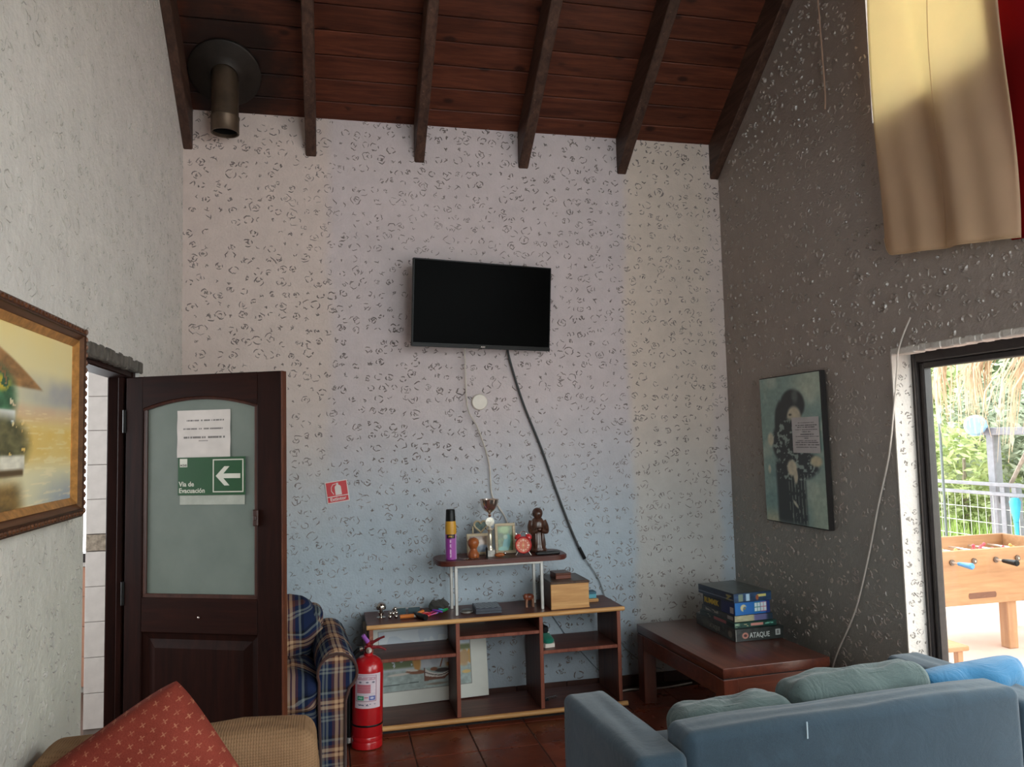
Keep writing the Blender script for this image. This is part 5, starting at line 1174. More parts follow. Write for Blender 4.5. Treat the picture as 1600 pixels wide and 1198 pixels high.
# ------------------------------------------------------------------ fire extinguisher
t = thing('fire_extinguisher', 'red fire extinguisher standing on the floor beside the plaid armchair', 'fire extinguisher', (0.178, 4.40, 0), (math.radians(-1.5), math.radians(1.6), 0))
M_ext = plain('extinguisher_red', C(190, 24, 30), 0.28, var=0.05, coat=0.4)
MB().lathe([(0.078, 0.0), (0.083, 0.004), (0.083, 0.035), (0.0815, 0.038), (0.083, 0.041), (0.083, 0.060), (0.0815, 0.063), (0.083, 0.066), (0.083, 0.40), (0.079, 0.428), (0.066, 0.452), (0.045, 0.468), (0.024, 0.474), (0.024, 0.486)], 40).build('cylinder', M_ext, t, smooth=True, angle=50)
MB().lathe([(0.0838, 0.118), (0.0845, 0.119), (0.0845, 0.127), (0.0838, 0.128)], 40).build('rubber_band', M_black, t, smooth=True)
def extl(u, v):
    img = flat(u, (226, 206, 212)); img = over(img, rec(u, v, 0.05, 0.20, 0.82, 0.955, 0.006), (150, 90, 108)); img = over(img, rec(u, v, 0.07, 0.215, 0.80, 0.945, 0.005), (222, 206, 214))
    for k in range(3): img = over(img, rec(u, v, 0.09, 0.885-0.03*k, 0.78, 0.902-0.03*k, 0.004)*(vnoise(u, v, 40, 4, k) > 0.25), (180, 110, 128))
    for x_ in (0.22, 0.48, 0.70): img = over(img, ell(u, v, x_, 0.755, 0.05, 0.022, 0.4), (110, 106, 124))
    for k in range(6): img = over(img, rec(u, v, 0.09, 0.655-0.042*k, 0.60, 0.688-0.042*k, 0.003), (192, 84, 98))
    for k in range(3): img = over(img, rec(u, v, 0.63, 0.62-0.085*k, 0.78, 0.69-0.085*k, 0.004)*(0.4+0.6*(vnoise(u, v, 30, 40, k) > 0.5)), (236, 216, 222))
    img = over(img, rec(u, v, 0.11, 0.235, 0.36, 0.36, 0.006), (60, 150, 112)); img = over(img, rec(u, v, 0.15, 0.27, 0.31, 0.325, 0.006)*(vnoise(u, v, 34, 40, 9) > 0.4), (170, 216, 196)); img = over(img, rec(u, v, 0.55, 0.235, 0.78, 0.36, 0.006), (96, 104, 170)); img = over(img, ell(u, v, 0.66, 0.30, 0.07, 0.03, 0.3), (206, 210, 232))
    img = over(img, rec(u, v, 0.38, 0.30, 0.52, 0.33, 0.004), (206, 120, 140)); img = over(img, rec(u, v, 0.15, 0.075, 0.80, 0.13, 0.006)*(vnoise(u, v, 26, 30, 12) > 0.55), (96, 100, 120))
    img = over(img, rec(u, v, 0.84, 0.62, 1.0, 1.0, 0.004)*0, (0, 0, 0)); return img
Rr = 0.0836; print_sheet('label', 0.150, 0.178, 100, 110, extl, M_printg, t, (0, 0, 0.305), fn=cyl(Rr, -math.pi/2-0.05))
MB().lathe([(0.018, 0.484), (0.018, 0.50), (0.024, 0.505), (0.024, 0.52), (0.014, 0.526), (0.014, 0.545)], 18).build('valve', plain('valve_red', C(150, 32, 36), 0.35, 0.3), t, smooth=True, angle=40)
MB().tube(smooth_path([(0.0, 0, 0.535), (0.03, -0.005, 0.545), (0.06, -0.012, 0.562), (0.085, -0.02, 0.572)]), [0.010]*6+[0.008]*6+[0.006]*7, 8).build('squeeze_lever', plain('lever_red', C(120, 28, 34), 0.4), t, smooth=True)
MB().tube(smooth_path([(0.0, 0, 0.512), (0.04, -0.005, 0.516), (0.07, -0.012, 0.512), (0.095, -0.018, 0.50)]), [0.010]*6+[0.008]*6+[0.006]*7, 8).build('carry_handle', plain('handle_red', C(128, 28, 34), 0.4), t, smooth=True)
MB().tube([(-0.004, -0.008, 0.545), (-0.032, -0.018, 0.585)], [0.013, 0.011], 10).build('seal_cap', plain('purple_cap', C(156, 84, 176), 0.45), t, smooth=True)
MB().lathe([(0.016, 0.0), (0.016, -0.010), (0.0, -0.011)], 18, (0.002, -0.02, 0.505), 'y').build('pressure_gauge', M_chrome, t, smooth=True)
MB().tube(smooth_path([(-0.015, 0.0, 0.51), (-0.05, -0.004, 0.508), (-0.088, 0.0, 0.46), (-0.098, 0.0, 0.35), (-0.098, 0.0, 0.15), (-0.095, 0.0, 0.05)]), 0.010, 10).build('hose', M_black, t, smooth=True)
MB().tube([(-0.03, -0.006, 0.512), (-0.046, -0.006, 0.508)], 0.0125, 10).build('hose_collar', M_chrome, t, smooth=True)
MB().tube([(-0.095, 0, 0.05), (-0.095, 0, 0.022)], 0.0115, 10).build('nozzle', M_steel, t, smooth=True)

# ------------------------------------------------------------------ corner table and board games
M_tab = wood('table_wood', C(66, 30, 22), C(108, 56, 40), 'y', 0.7, 0.3, coat=0.3); M_tabx = wood('table_apron', C(70, 32, 23), C(112, 58, 40), 'x', 0.8, 0.32, coat=0.2)
tb = thing('corner_table', 'low dark red-brown wooden table in the right back corner', 'table', (1.895, 3.63, 0), (0, 0, math.radians(2.5)))
TW, TD, TZ = 0.625, 1.02, 0.462
MB().rbox(0, 0, TZ-0.05, TW, TD, TZ, 0.004, 2).build('top', M_tab, tb, smooth=True, angle=30)
MB().box(0.006, 0.006, TZ-0.058, TW-0.006, TD-0.006, TZ-0.049).build('shadow_gap', plain('gap', C(26, 14, 10), 0.8), tb)
for x0, y0 in ((0, 0), (TW-0.085, 0), (0, TD-0.085), (TW-0.085, TD-0.085)): MB().rbox(x0+0.002, y0+0.002, 0, x0+0.085, y0+0.085, TZ-0.057, 0.003, 1).build('leg', wood('table_leg', C(66, 28, 18), C(112, 54, 36), 'z', 0.8, 0.35, coat=0.2) if (x0, y0) == (0, 0) else bpy.data.materials['table_leg'], tb)
for (a, b_, c_, d_) in ((0.08, 0.004, TW-0.08, 0.03), (0.08, TD-0.03, TW-0.08, TD-0.004), (0.004, 0.08, 0.03, TD-0.08), (TW-0.03, 0.08, TW-0.004, TD-0.08)): MB().rbox(a, b_, TZ-0.145, c_, d_, TZ-0.056, 0.002, 1).build('apron', M_tabx, tb)

def gamebox(name, label, x0, y0, w, d, z, h, rz, body, front, side, top=None, nxy=(90, 36)):
    t = thing(name, label, 'board game', (x0, y0, z), (0, 0, rz), 'board games stacked on the corner table')
    MB().rbox(0, 0, 0, w, d, h, 0.002, 1).build('box', body, t)
    print_sheet('front_print', w-0.003, h-0.003, nxy[0], nxy[1], front, M_printg, t, (w/2, -0.0006, h/2))
    print_sheet('side_print', d-0.003, h-0.003, nxy[0]+40, nxy[1], side, M_printg, t, (-0.0006, d/2, h/2), (0, 0, -math.pi/2))
    if top: print_sheet('lid_print', w-0.003, d-0.003, 60, 90, top, M_printg, t, (w/2, d/2, h+0.0005), (-math.pi/2, 0, 0))
    return t
M_bk = plain('black_card', C(34, 36, 36), 0.4, var=0.2); M_bl = plain('blue_card', C(34, 60, 116), 0.4, var=0.15); M_gn = plain('green_card', C(24, 62, 56), 0.4, var=0.2); M_dk = plain('dark_card', C(46, 50, 54), 0.4, var=0.2)
def dkn(base, seed):
    return lambda u, v: flat(u, base)*(0.7+0.6*fbm(u, v, 12, 5, seed))[:, None]
def f1(u, v):
    img = flat(u, (44, 48, 46))*(0.6+0.8*fbm(u, v, 14, 4, 81))[:, None]; img = over(img, ell(u, v, 0.20, 0.45, 0.065, 0.26, 0.2), (196, 130, 112)); img = over(img, ell(u, v, 0.20, 0.45, 0.035, 0.12, 0.3), (70, 40, 40)); img = over(img, rec(u, v, 0.83, 0.30, 0.93, 0.78, 0.01), (196, 200, 196)); img = over(img, rec(u, v, 0.855, 0.38, 0.905, 0.70, 0.01), (110, 112, 110))
    return over(img, rec(u, v, -1, 0, 0.012, 1, 0.004), (150, 148, 140))
def s1(u, v):
    img = flat(u, (50, 52, 48))*(0.6+0.8*fbm(u, v, 14, 4, 82))[:, None]; img = over(img, ell(u, v, 0.88, 0.45, 0.05, 0.3, 0.3), (120, 112, 100)); return over(img, ell(u, v, 0.25, 0.5, 0.12, 0.3, 0.5)*0.4, (120, 118, 108))
gz = TZ+0.0005
GX = 2.205
t1 = gamebox('board_game', 'black board game box lettered ATAQUE at the bottom of the stack', GX, 4.06, 0.305, 0.47, gz, 0.070, math.radians(0.5), M_bk, f1, s1, dkn((44, 46, 44), 83))
text_obj('lettering', 'ATAQUE', 0.040, plain('silver_ink', C(196, 202, 198), 0.5), t1, (0.088, -0.0012, 0.018), sx=0.80, bold=0.0006)
text_obj('lettering', 'ATAQUE', 0.036, plain('dull_silver_ink', C(120, 118, 110), 0.5), t1, (-0.0012, 0.30, 0.020), (math.pi/2, 0, -math.pi/2), sx=0.9, bold=0.0006)
def f2(u, v):
    img = flat(u, (26, 66, 58))*(0.7+0.6*fbm(u, v, 14, 3, 84))[:, None]; img = over(img, rec(u, v, 0.38, 0.25, 0.68, 0.8, 0.01), (206, 140, 128)); img = over(img, rec(u, v, 0.0, 0.1, 0.12, 0.9, 0.02)*(vnoise(u, v, 20, 6, 3) > 0.35), (140, 168, 140)); img = over(img, rec(u, v, 0.18, 0.2, 0.33, 0.7, 0.01)*(vnoise(u, v, 30, 6, 5) > 0.4), (190, 176, 130)); return over(img, rec(u, v, 0.72, 0.4, 0.92, 0.7, 0.01)*(vnoise(u, v, 20, 6, 6) > 0.4), (120, 190, 170))
def s2(u, v):
    img = flat(u, (32, 44, 42))*(0.7+0.6*fbm(u, v, 14, 3, 85))[:, None]; img = over(img, rec(u, v, 0.42, 0.2, 0.78, 0.85, 0.01), (150, 84, 86)); return over(img, rec(u, v, 0.2, 0.3, 0.36, 0.8, 0.01)*(vnoise(u, v, 30, 5, 5) > 0.4), (140, 136, 116))
gamebox('board_game', 'thin dark green board game box with a red label, second from the bottom', GX+0.005, 4.075, 0.27, 0.40, gz+0.071, 0.030, math.radians(1.5), M_gn, f2, s2)
def f3(u, v):
    img = flat(u, (176, 172, 140))*(0.85+0.3*fbm(u, v, 10, 3, 86))[:, None]; img = over(img, sstep(u, 0.48, 0.54), (104, 104, 146)); return over(img, sstep(u, 0.80, 0.9), (40, 56, 70))
def s3(u, v):
    img = flat(u, (58, 56, 54))*(0.7+0.6*fbm(u, v, 10, 3, 87))[:, None]; img = over(img, rec(u, v, 0.12, 0.35, 0.52, 0.8, 0.02)*(vnoise(u, v, 24, 4, 8) > 0.35), (146, 138, 124)); return over(img, rec(u, v, 0.80, 0.2, 0.97, 0.8, 0.01), (150, 144, 140))
gamebox('board_game', 'flat board game box with cream and violet end, under the blue box', GX+0.012, 4.085, 0.25, 0.36, gz+0.102, 0.036, math.radians(3.0), M_dk, f3, s3)
def f4(u, v):
    img = flat(u, (44, 116, 186)); img = over(img, sstep(u, 0.0, 0.25)*0.4, (36, 96, 176)); img = over(img, sstep(u, 0.86, 0.9), (36, 56, 120))
    img = over(img, ell(u, v, 0.24, 0.56, 0.085, 0.28, 0.15), (206, 196, 150)); img = over(img, ell(u, v, 0.28, 0.44, 0.055, 0.22, 0.2), (44, 110, 180)); img = over(img, ell(u, v, 0.27, 0.5, 0.03, 0.08, 0.3), (150, 130, 60))
    for bx, cl in ((0.56, (70, 140, 140)), (0.74, (190, 120, 140))):
        img = over(img, rec(u, v, bx-0.01, 0.16, bx+0.165, 0.92, 0.01), cl)
        for i in range(2):
            for j in range(2): img = over(img, rec(u, v, bx+0.085*i, 0.20+0.37*j, bx+0.07+0.085*i, 0.50+0.37*j, 0.006), (206, 222, 228))
    return img
def s4(u, v):
    img = flat(u, (34, 36, 44))*(0.8+0.4*fbm(u, v, 10, 3, 88))[:, None]; img = over(img, sstep(u, 0.55, 0.62), (44, 52, 92)); img = over(img, rec(u, v, 0.86, 0.1, 0.97, 0.6, 0.01), (170, 160, 160)); return img
t4 = gamebox('board_game', 'bright blue board game box with yellow side lettering, second from the top', GX+0.014, 4.08, 0.235, 0.33, gz+0.139, 0.072, math.radians(5.0), M_bl, f4, s4)
text_obj('lettering', 'RUMMIK', 0.044, plain('yellow_ink', C(190, 160, 54), 0.5), t4, (-0.0012, 0.315, 0.024), (math.pi/2, 0, -math.pi/2), sx=0.92, bold=0.001)
def f5(u, v):
    img = flat(u, (42, 66, 96))*(0.7+0.6*fbm(u, v, 10, 3, 89))[:, None]; img = over(img, rec(u, v, 0.12, 0.1, 0.24, 0.9, 0.01), (120, 136, 120)); img = over(img, rec(u, v, 0.32, 0.1, 0.42, 0.9, 0.02), (170, 200, 220)); img = over(img, rec(u, v, 0.62, 0.45, 0.86, 0.75, 0.01), (206, 196, 120)); return over(img, ell(u, v, 0.62, 0.4, 0.04, 0.3, 0.3), (160, 90, 60))
def s5(u, v):
    img = flat(u, (44, 54, 72))*(0.7+0.6*fbm(u, v, 10, 4, 90))[:, None]; img = over(img, (np.abs(v-0.3) < 0.05), (110, 116, 130)); return over(img, rec(u, v, 0.8, 0.2, 0.95, 0.8, 0.02)*(vnoise(u, v, 24, 6, 3) > 0.4), (150, 140, 90))
gamebox('board_game', 'dark blue board game box with grey picture lid, top of the stack', GX+0.004, 4.07, 0.255, 0.36, gz+0.212, 0.052, math.radians(6.0), M_dk, f5, s5, lambda u, v: flat(u, (64, 70, 68))*(0.6+0.8*fbm(u, v, 6, 8, 91))[:, None])

# ------------------------------------------------------------------ curtains at the high window
def clothmat(name, col, trans, glow=None):
    mt = bpy.data.materials.new(name); mt.use_nodes = True; nt = mt.node_tree; g = NG(nt); b = nt.nodes['Principled BSDF']; v = g.co()
    c = g.ramp(g.noise(v, 6, 4), [(0.3, tuple(x*0.88 for x in col)), (0.7, col)]); g.l(c, b.inputs['Base Color']); b.inputs['Roughness'].default_value = 0.9; b.inputs['Specular IOR Level'].default_value = 0.1
    bp = g.bump(g.noise(v, 260, 2), 0.25, 0.002); g.l(bp, b.inputs['Normal'])
    t = g.n('ShaderNodeBsdfTranslucent'); mx = g.n('ShaderNodeMixShader'); mx.inputs[0].default_value = trans
    if glow: t.inputs[0].default_value = (*glow, 1)
    else: g.l(c, t.inputs[0])
    g.l(b.outputs[0], mx.inputs[1]); g.l(t.outputs[0], mx.inputs[2]); g.l(mx.outputs[0], nt.nodes['Material Output'].inputs[0]); return mt
M_cur = clothmat('cream_cloth', C(234, 200, 172), 0.48, C(250, 239, 200)); M_rcur = clothmat('red_cloth', C(150, 22, 26), 0.35)
def curtain(name, label, y0, y1, ztop, zbot, x, mat, rnd_corner=0.0, seed=0, amp=0.016, cat='curtain', tuck=0.0):
    """hanging cloth; y0 is the far side"""
    nu, nv = 46, 60; mb = MB(); rn_ = random.Random(seed); ph = [rn_.uniform(0, 6) for _ in range(5)]
    for side in (0, 1):
        for j in range(nv+1):
            for i in range(nu+1):
                a, b_ = i/nu, j/nv
                yy = (y0-tuck*(1-b_))+(y1-y0+tuck*(1-b_)-tuck*0.9*(1-b_))*a; zb = zbot[0]+(zbot[1]-zbot[0])*a
                d0 = a*abs(y1-y0)
                if rnd_corner and d0 < rnd_corner: zb += rnd_corner-math.sqrt(max(0, rnd_corner**2-(rnd_corner-d0)**2))
                zz = ztop+(zb-ztop)*b_
                fold = amp*(math.sin(13*a-5.5*b_+ph[0])+0.7*math.sin(23*a-9*b_+ph[1])*b_+0.5*math.sin(6*a+2*b_+ph[2]))
                xx = x-0.012*b_-abs(0.6*amp)+fold+(0.0018 if side else 0)
                mb.v.append((min(xx, XR-0.004), yy-0.012*math.sin(7*b_+ph[3]), zz))
    N_ = (nu+1)*(nv+1)
    for j in range(nv):
        for i in range(nu):
            k = j*(nu+1)+i; mb.f.append((k, k+1, k+nu+2, k+nu+1)); mb.f.append((N_+k, N_+k+nu+1, N_+k+nu+2, N_+k+1))
    rim = [i for i in range(nu+1)]+[(j+1)*(nu+1)-1 for j in range(1, nv+1)]+[nv*(nu+1)+i for i in range(nu-1, -1, -1)]+[j*(nu+1) for j in range(nv-1, 0, -1)]
    for a, c in zip(rim, rim[1:]+rim[:1]): mb.f.append((a, N_+a, N_+c, c))
    t = thing(name, label, cat, (x, (y0+y1)/2, ztop))
    mb.xf(Matrix.Translation((-x, -(y0+y1)/2, -ztop)))
    mb.build('cloth', mat, t, smooth=True, angle=180)
    seam = [((mb.v[j*(nu+1)+int(nu*0.52)][0]-0.0012), mb.v[j*(nu+1)+int(nu*0.52)][1], mb.v[j*(nu+1)+int(nu*0.52)][2]) for j in range(0, nv+1, 2)]
    MB().tube(seam, 0.0018, 5).build('seam', mat, t)
    hem = [(mb.v[nv*(nu+1)+i][0]-0.001, mb.v[nv*(nu+1)+i][1], mb.v[nv*(nu+1)+i][2]+0.004) for i in range(nu+1)]
    MB().tube(hem, 0.0035, 6).build('hem', mat, t, smooth=True)
    return t
curtain('curtain', 'cream cloth curtain hanging over the high window on the right wall', 3.252, 2.482, 4.52, (2.475, 2.372), 2.655, M_cur, 0.09, 1, tuck=0.065)
curtain('curtain', 'deep red cloth hanging beside the cream curtain at the picture edge', 2.545, 1.85, 4.52, (2.378, 2.30), 2.684, M_rcur, 0.0, 2, 0.003)
t = thing('curtain_rod', 'wooden rod carrying the curtains above the high window', 'curtain rod', (2.66, 2.55, 4.53)); MB().tube([(0, -0.85, 0), (0, 0.85, 0)], 0.014, 10).build('pole', M_rafter, t, smooth=True)
for yy in (-0.75, 0.75): MB().rbox(0, yy-0.012, -0.012, XR-2.66, yy+0.012, 0.012, 0.003, 1).build('bracket', M_black, t)

# ------------------------------------------------------------------ outside: patio
M_patio = plain('patio_clay', C(214, 184, 170), 0.7, var=0.08, scale=3, bump=0.2)
PZ = -0.05
patio = struct(MB().box(XR+WALLT, -6, PZ-0.2, 7.3, 12, PZ).build('floor_patio', M_patio))
M_hill = plain('hillside_soil', C(104, 112, 70), 0.95, var=0.4, scale=1.5, bump=0.8, bscale=8)
nx_, ny_ = 24, 40; mb = MB(); rs_ = random.Random(17)
for j in range(ny_+1):
    for i in range(nx_+1):
        x_ = 7.3+14*i/nx_; y_ = -8+32*j/ny_
        mb.v.append((x_, y_, PZ-0.25+0.34*max(0, x_-8.0)+rs_.uniform(-0.1, 0.1)*(i > 0)))
for j in range(ny_):
    for i in range(nx_): k = j*(nx_+1)+i; mb.f.append((k, k+1, k+nx_+2, k+nx_+1))
struct(mb.build('ground_hillside', M_hill, smooth=True, angle=180))

def leafmat(name, c1, c2):
    mt, nt, b = newmat(name); g = NG(nt); P = g.wpos()
    c = g.ramp(g.noise(P, 5, 3), [(0.3, c1), (0.7, c2)]); g.l(c, b.inputs['Base Color']); b.inputs['Roughness'].default_value = 0.6
    t = g.n('ShaderNodeBsdfTranslucent'); g.l(c, t.inputs[0]); mx = g.n('ShaderNodeMixShader'); mx.inputs[0].default_value = 0.25
    g.l(b.outputs[0], mx.inputs[1]); g.l(t.outputs[0], mx.inputs[2]); g.l(mx.outputs[0], nt.nodes['Material Output'].inputs[0]); return mt
M_bark = plain('pale_bark', C(150, 138, 126), 0.9, var=0.25, bump=0.5)
def shrub(name, label, cat, c, r, n, leaf, mat, seed, trunk=True, group=None):
    rn_ = random.Random(seed); t = thing(name, label, cat, (c[0], c[1], c[2]), group=group); mb = MB()
    blobs = [(rn_.uniform(-.6, .6)*r[0], rn_.uniform(-.6, .6)*r[1], rn_.uniform(0.35, 1.5)*r[2], rn_.uniform(0.35, 0.6)) for _ in range(9)]
    for k in range(n):
        bx, by, bz, br = rn_.choice(blobs); d = Vector((rn_.gauss(0, 1), rn_.gauss(0, 1), rn_.gauss(0, 1))).normalized()*br*rn_.uniform(0.55, 1.0)
        p = Vector((bx+d.x*r[0], by+d.y*r[1], max(0.03, bz+d.z*r[2])))
        a = Vector((rn_.gauss(0, 1), rn_.gauss(0, 1), rn_.gauss(0, .6))).normalized()*leaf*rn_.uniform(.6, 1.3); q = a.cross(Vector((rn_.gauss(0, 1), rn_.gauss(0, 1), rn_.gauss(0, 1)))).normalized()*leaf*0.33
        mb.add([p-a, p+q, p+a, p-q], [(0, 1, 2, 3)])
    o = mb.build('foliage', mat, t); o['kind'] = 'stuff'
    if trunk:
        for k in range(5):
            bx, by, bz, br = blobs[k]; MB().tube(smooth_path([(0.05*k-.1, 0, -0.3), (bx*0.35, by*0.35, bz*0.5), (bx, by, bz)], 4), [0.05]*4+[0.035]*3+[0.02]*2, 6).build('branch', M_bark, t, smooth=True)
    return t
M_l1 = leafmat('leaf_grey_green', C(112, 122, 98), C(182, 188, 164)); M_l2 = leafmat('leaf_lime', C(140, 158, 92), C(200, 208, 150)); M_l3 = leafmat('leaf_dark', C(74, 92, 60), C(132, 148, 104))
def hz(x): return PZ-0.25+0.34*max(0, x-8.0)
shrub('shrub', 'bright lime-green shrub seen at the left edge of the patio window', 'shrub', (8.3, 8.9, hz(8.3)), (0.9, 0.9, 1.1), 3200, 0.07, M_l2, 1, group='shrubs beyond the railing')
shrub('shrub', 'grey-green leafy shrub behind the blue bucket', 'shrub', (9.3, 8.7, hz(9.3)), (1.3, 1.3, 1.5), 5200, 0.085, M_l1, 2, group='shrubs beyond the railing')
shrub('shrub', 'dark leafy shrub at the right of the patio view', 'shrub', (8.6, 6.9, hz(8.6)), (1.1, 1.1, 1.4), 4600, 0.075, M_l1, 3, group='shrubs beyond the railing')
shrub('tree', 'tall dark tree standing behind the shrubs on the hillside', 'tree', (12.4, 11.6, hz(12.4)), (1.8, 1.8, 2.6), 7000, 0.14, M_l3, 4, group='trees on the hillside')
shrub('tree', 'second dark tree further right on the hillside', 'tree', (12.0, 8.2, hz(12.0)), (1.9, 1.9, 2.6), 6500, 0.14, M_l3, 5, group='trees on the hillside')
shrub('tree', 'pale green tree filling the left of the hillside view', 'tree', (10.4, 12.8, hz(10.4)), (1.5, 1.5, 2.2), 6000, 0.12, M_l2, 6, group='trees on the hillside')
# long grass below the railing
mb = MB(); rn_ = random.Random(23)
for k in range(3200):
    x_ = rn_.uniform(7.0, 8.3); y_ = rn_.uniform(6.3, 9.6); h_ = rn_.uniform(0.35, 1.0); a = rn_.uniform(0, 6.28); w_ = 0.008
    dx_, dy_ = math.cos(a)*w_, math.sin(a)*w_; lx, ly = rn_.uniform(-.25, .25)*h_, rn_.uniform(-.25, .25)*h_
    mb.add([(x_-dx_, y_-dy_, PZ-0.3), (x_+dx_, y_+dy_, PZ-0.3), (x_+lx*0.4+dx_*.8, y_+ly*.4+dy_*.8, PZ-.3+h_*0.6), (x_+lx*.4-dx_*.8, y_+ly*.4-dy_*.8, PZ-.3+h_*0.6), (x_+lx, y_+ly, PZ-.3+h_)], [(0, 1, 2, 3), (3, 2, 4)])
tag(mb.build('grass', leafmat('grass_blade', C(120, 150, 66), C(178, 198, 112))), 'long light green grass growing behind the railing', 'grass', kind='stuff')

# railing along the patio edge
M_rail = plain('grey_rail', C(128, 128, 134), 0.6, var=0.15); M_wire = plain('pale_wire', C(196, 200, 190), 0.4, 0.3)
t = thing('railing', 'grey wooden railing with wire mesh along the far patio edge', 'railing', (6.6, 6.8, PZ))
for z in (1.10, 1.005): MB().rbox(-0.02, -3.4, z-0.018, 0.02, 3.2, z+0.018, 0.004, 1).build('rail', M_rail, t)
MB().rbox(-0.02, -3.4, 0.06, 0.02, 3.2, 0.10, 0.004, 1).build('rail', M_rail, t)
pm_ = MB().rbox(-0.035, -0.03, 0, 0.035, 0.03, 1.12, 0.004, 1).mesh('post', M_rail)
for yy in (-3.2, -2.3, -1.4, -0.62, -0.36, -0.22, 2.2): link('post', pm_, t, (0.03, yy, 0))
wv = MB().tube([(0, 0, 0.08), (0, 0, 1.0)], 0.003, 5).mesh('wire', M_wire)
for k in range(40): link('wire', wv, t, (0.0, -1.9+0.1*k, 0))
wh = MB().tube([(0, -3.3, 0), (0, 3.1, 0)], 0.0035, 5).mesh('wire', M_wire)
for z in (0.25, 0.4, 0.55, 0.70, 0.85): link('wire', wh, t, (0.005, 0, z))
t = thing('wooden_post', 'weathered grey post with a cross beam behind the railing', 'post', (6.75, 6.80, PZ))
MB().rbox(-0.05, -0.05, 0, 0.05, 0.05, 1.64, 0.01, 1).build('upright', M_rail, t); MB().rbox(-0.06, -1.9, 1.60, 0.05, 0.08, 1.68, 0.008, 1).build('beam', M_rail, t)
bx_ = MB().tube([(0, -0.05, 0.9), (0.02, -0.45, 1.55)], 0.02, 6).build('brace', M_bark, t)
t = thing('blue_bucket', 'pale blue plastic bucket hung on the end of the grey beam', 'bucket', (6.60, 6.86, 1.655))
rt_ = Matrix.Rotation(math.radians(-45), 4, 'Z') @ Matrix.Rotation(math.radians(90), 4, 'X')
MB().lathe([(0.0, 0.10), (0.085, 0.10), (0.09, 0.09), (0.105, -0.08), (0.112, -0.085), (0.112, -0.095), (0.10, -0.09), (0.082, 0.085), (0.0, 0.09)], 28).xf(rt_).build('pail', plain('blue_plastic', C(150, 186, 216), 0.4, var=0.12), t, smooth=True, angle=40)
MB().torus((0, 0, 0), 0.108, 0.004, 'z', 20, 6, 0, math.pi).xf(Matrix.Translation((0.05, 0.05, 0)) @ rt_).build('handle', M_steel, t, smooth=True)
t = thing('turquoise_paddle', 'turquoise plastic paddle leaning upside down on the railing', 'paddle', (6.52, 6.36, PZ))
MB().lathe([(0.012, 0.0), (0.014, 0.55), (0.022, 0.75), (0.045, 0.90), (0.05, 0.95), (0.035, 0.985), (0.0, 0.99)], 18).xf(Matrix.Diagonal((1, 1, 1, 1))).build('blade', plain('turquoise_plastic', C(60, 182, 214), 0.4, var=0.06), t, smooth=True, angle=50)
MB().torus((0, 0, 0.75), 0.0225, 0.004, 'z', 16, 6).build('collar', plain('turquoise_dark', C(44, 150, 186), 0.4), t, smooth=True)
t = thing('thin_pole', 'thin grey pole with pale blue tip beside the window edge outside', 'pole', (6.46, 7.20, PZ))
MB().tube([(0, 0, 0), (0, 0, 1.75)], 0.014, 8).build('shaft', plain('pole_grey', C(90, 100, 100), 0.5), t); MB().tube([(0, 0, 1.74), (-0.01, 0.005, 2.0), (0.02, 0.0, 2.4)], 0.018, 8).build('tip', plain('pole_blue', C(150, 180, 200), 0.5), t)

# thatch eave
M_straw = plain('dry_palm', C(204, 178, 148), 0.8, var=0.35, scale=3)
t = thing('thatched_roof', 'dry palm thatch roof edge hanging over the patio', 'roof', (5.0, 4.9, PZ))
MB().add([(0, -3, 2.30), (0, 1.9, 2.30), (1.9, 1.9, 3.1), (1.9, -3, 3.1), (0, -3, 2.40), (0, 1.9, 2.40), (1.9, 1.9, 3.2), (1.9, -3, 3.2)], [(0,3,2,1),(4,5,6,7),(0,1,5,4),(1,2,6,5),(2,3,7,6),(3,0,4,7)]).build('thatch_layer', M_straw, t)
MB().tube([(0.05, -3, 2.30), (0.05, 1.9, 2.30)], 0.03, 8).build('eave_pole', M_bark, t)
for yy in (-2.9, 0.1): MB().tube([(1.0, yy, 0), (1.0, yy, 2.75)], 0.05, 10).build('post', M_bark, t)
mb = MB(); rn_ = random.Random(31)
bun = []
y_ = -3.0
while y_ < 1.9: bun.append(y_); y_ += rn_.uniform(0.12, 0.30)
for by in bun:
    lean = rn_.uniform(-0.1, 0.95); ln = rn_.uniform(0.4, 0.85); hgt = 2.34
    for k in range(rn_.randint(18, 34)):
        sp_ = rn_.gauss(0, 0.22)+lean; L_ = ln*rn_.uniform(0.6, 1.12); xo = rn_.uniform(-0.05, 0.12); y0_ = by+rn_.uniform(-0.05, 0.05)
        p0 = Vector((xo, y0_, hgt)); p1 = p0+Vector((rn_.gauss(-0.03, .04), sp_*0.45*L_, -0.5*L_)); p2 = p1+Vector((rn_.gauss(0, .03), sp_*0.18*L_, -0.55*L_)); w_ = rn_.uniform(0.003, 0.008)
        mb.tube([p0, p1, p2], [w_, w_*0.9, w_*0.25], 3)
o = mb.build('straw_fringe', M_straw, t); o['kind'] = 'stuff'

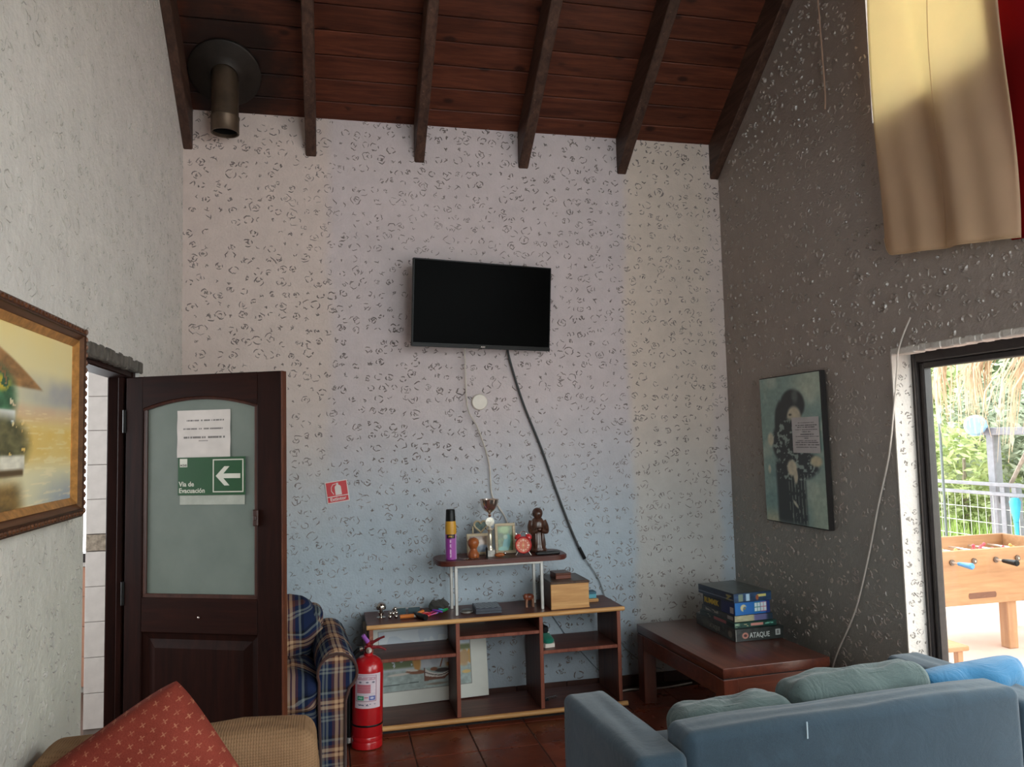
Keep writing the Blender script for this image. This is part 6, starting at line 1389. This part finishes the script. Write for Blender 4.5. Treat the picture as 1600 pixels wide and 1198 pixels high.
# foosball table
M_foos = wood('foosball_ply', C(150, 108, 74), C(186, 140, 100), 'x', 0.5, 0.5); M_foosv = wood('foosball_leg', C(152, 110, 78), C(186, 142, 104), 'z', 0.5, 0.5)
ft = thing('foosball_table', 'wooden foosball table standing on the patio outside the window', 'foosball table', (4.05, 4.99, PZ))
FW, FD = 1.62, 0.70
for y0_ in (0.0, FD-0.03): MB().rbox(0, y0_, 0.36, FW, y0_+0.03, 0.765, 0.004, 1).build('side_panel', M_foos, ft)
for x0_ in (0.0, FW-0.03): MB().rbox(x0_, 0.03, 0.36, x0_+0.03, FD-0.03, 0.765, 0.004, 1).build('end_panel', M_foos, ft)
MB().box(0.02, 0.02, 0.56, FW-0.02, FD-0.02, 0.58).build('playfield', plain('pale_field', C(206, 206, 196), 0.5), ft)
for x0_, y0_ in ((0.03, 0.032), (0.96, 0.032), (0.03, FD-0.12), (FW-0.10, FD-0.12)): MB().rbox(x0_, y0_, 0, x0_+0.085, y0_+0.085, 0.40, 0.006, 1).build('leg', M_foosv, ft)
MB().prism([(0.60+0.012*math.cos(a)+(0.225 if math.cos(a) > 0 else 0), 0.425+0.022*math.sin(a)) for a in [2*math.pi*i/20 for i in range(20)]], -0.002, 0.004, 'y').build('ball_slot', plain('slot_dark', C(110, 74, 56), 0.8), ft)
M_ra = plain('rod_steel', C(226, 220, 214), 0.25, 0.7); M_p1 = plain('player_red', C(196, 70, 80), 0.4); M_p2 = plain('player_yellow', C(206, 160, 80), 0.4); M_bush = plain('bushing', C(96, 78, 66), 0.5)
pmsh = {}
for k_, mm in (('a', M_p1), ('b', M_p2)):
    pmsh[k_] = MB().lathe([(0.010, -0.075), (0.014, -0.06), (0.011, -0.03), (0.017, -0.01), (0.018, 0.015), (0.008, 0.026), (0.013, 0.036), (0.012, 0.05), (0.0, 0.056)], 10).mesh('player', mm, True, 60)
for k in range(7):
    x_ = 0.26+0.197*k-0.002; out = 0.17 if k % 2 == 1 else 0.0; inn = 0.0 if k % 2 == 1 else 0.17
    MB().tube([(x_, -0.02-out, 0.682), (x_, FD+0.02+inn, 0.682)], 0.008, 8).build('rod', M_ra, ft, smooth=True)
    for yy in (0.0, FD): MB().lathe([(0.022, 0.0), (0.022, 0.008), (0.012, 0.012)], 14, (x_, yy-0.012 if yy == 0 else yy, 0.682), 'y').build('bushing', M_bush, ft)
    if out: MB().tube([(x_, -0.07, 0.682), (x_, -0.12, 0.682), (x_, -0.19, 0.682), (x_, -0.20, 0.682)], [0.014, 0.018, 0.024, 0.016], 12).build('handle', plain('handle_blue', C(80, 140, 190), 0.35) if k == 1 else M_black, ft, smooth=True)
    for j in range(3 if k % 2 else 2): link('player', pmsh['a' if k % 3 else 'b'], ft, (x_, 0.16+0.19*j+(0.06 if k % 2 == 0 else 0), 0.682), (0.0, 0.9*(k % 3-1), 0))
bn = thing('patio_stool', 'small wooden stool on the patio near the window corner', 'stool', (3.72, 4.40, PZ))
MB().rbox(-0.22, -0.14, 0.27, 0.22, 0.14, 0.30, 0.004, 1).build('seat', M_foos, bn)
for a in (-0.17, 0.17):
    for c_ in (-0.10, 0.10): MB().rbox(a-0.02, c_-0.02, 0, a+0.02, c_+0.02, 0.272, 0.003, 1).build('leg', M_foosv, bn)
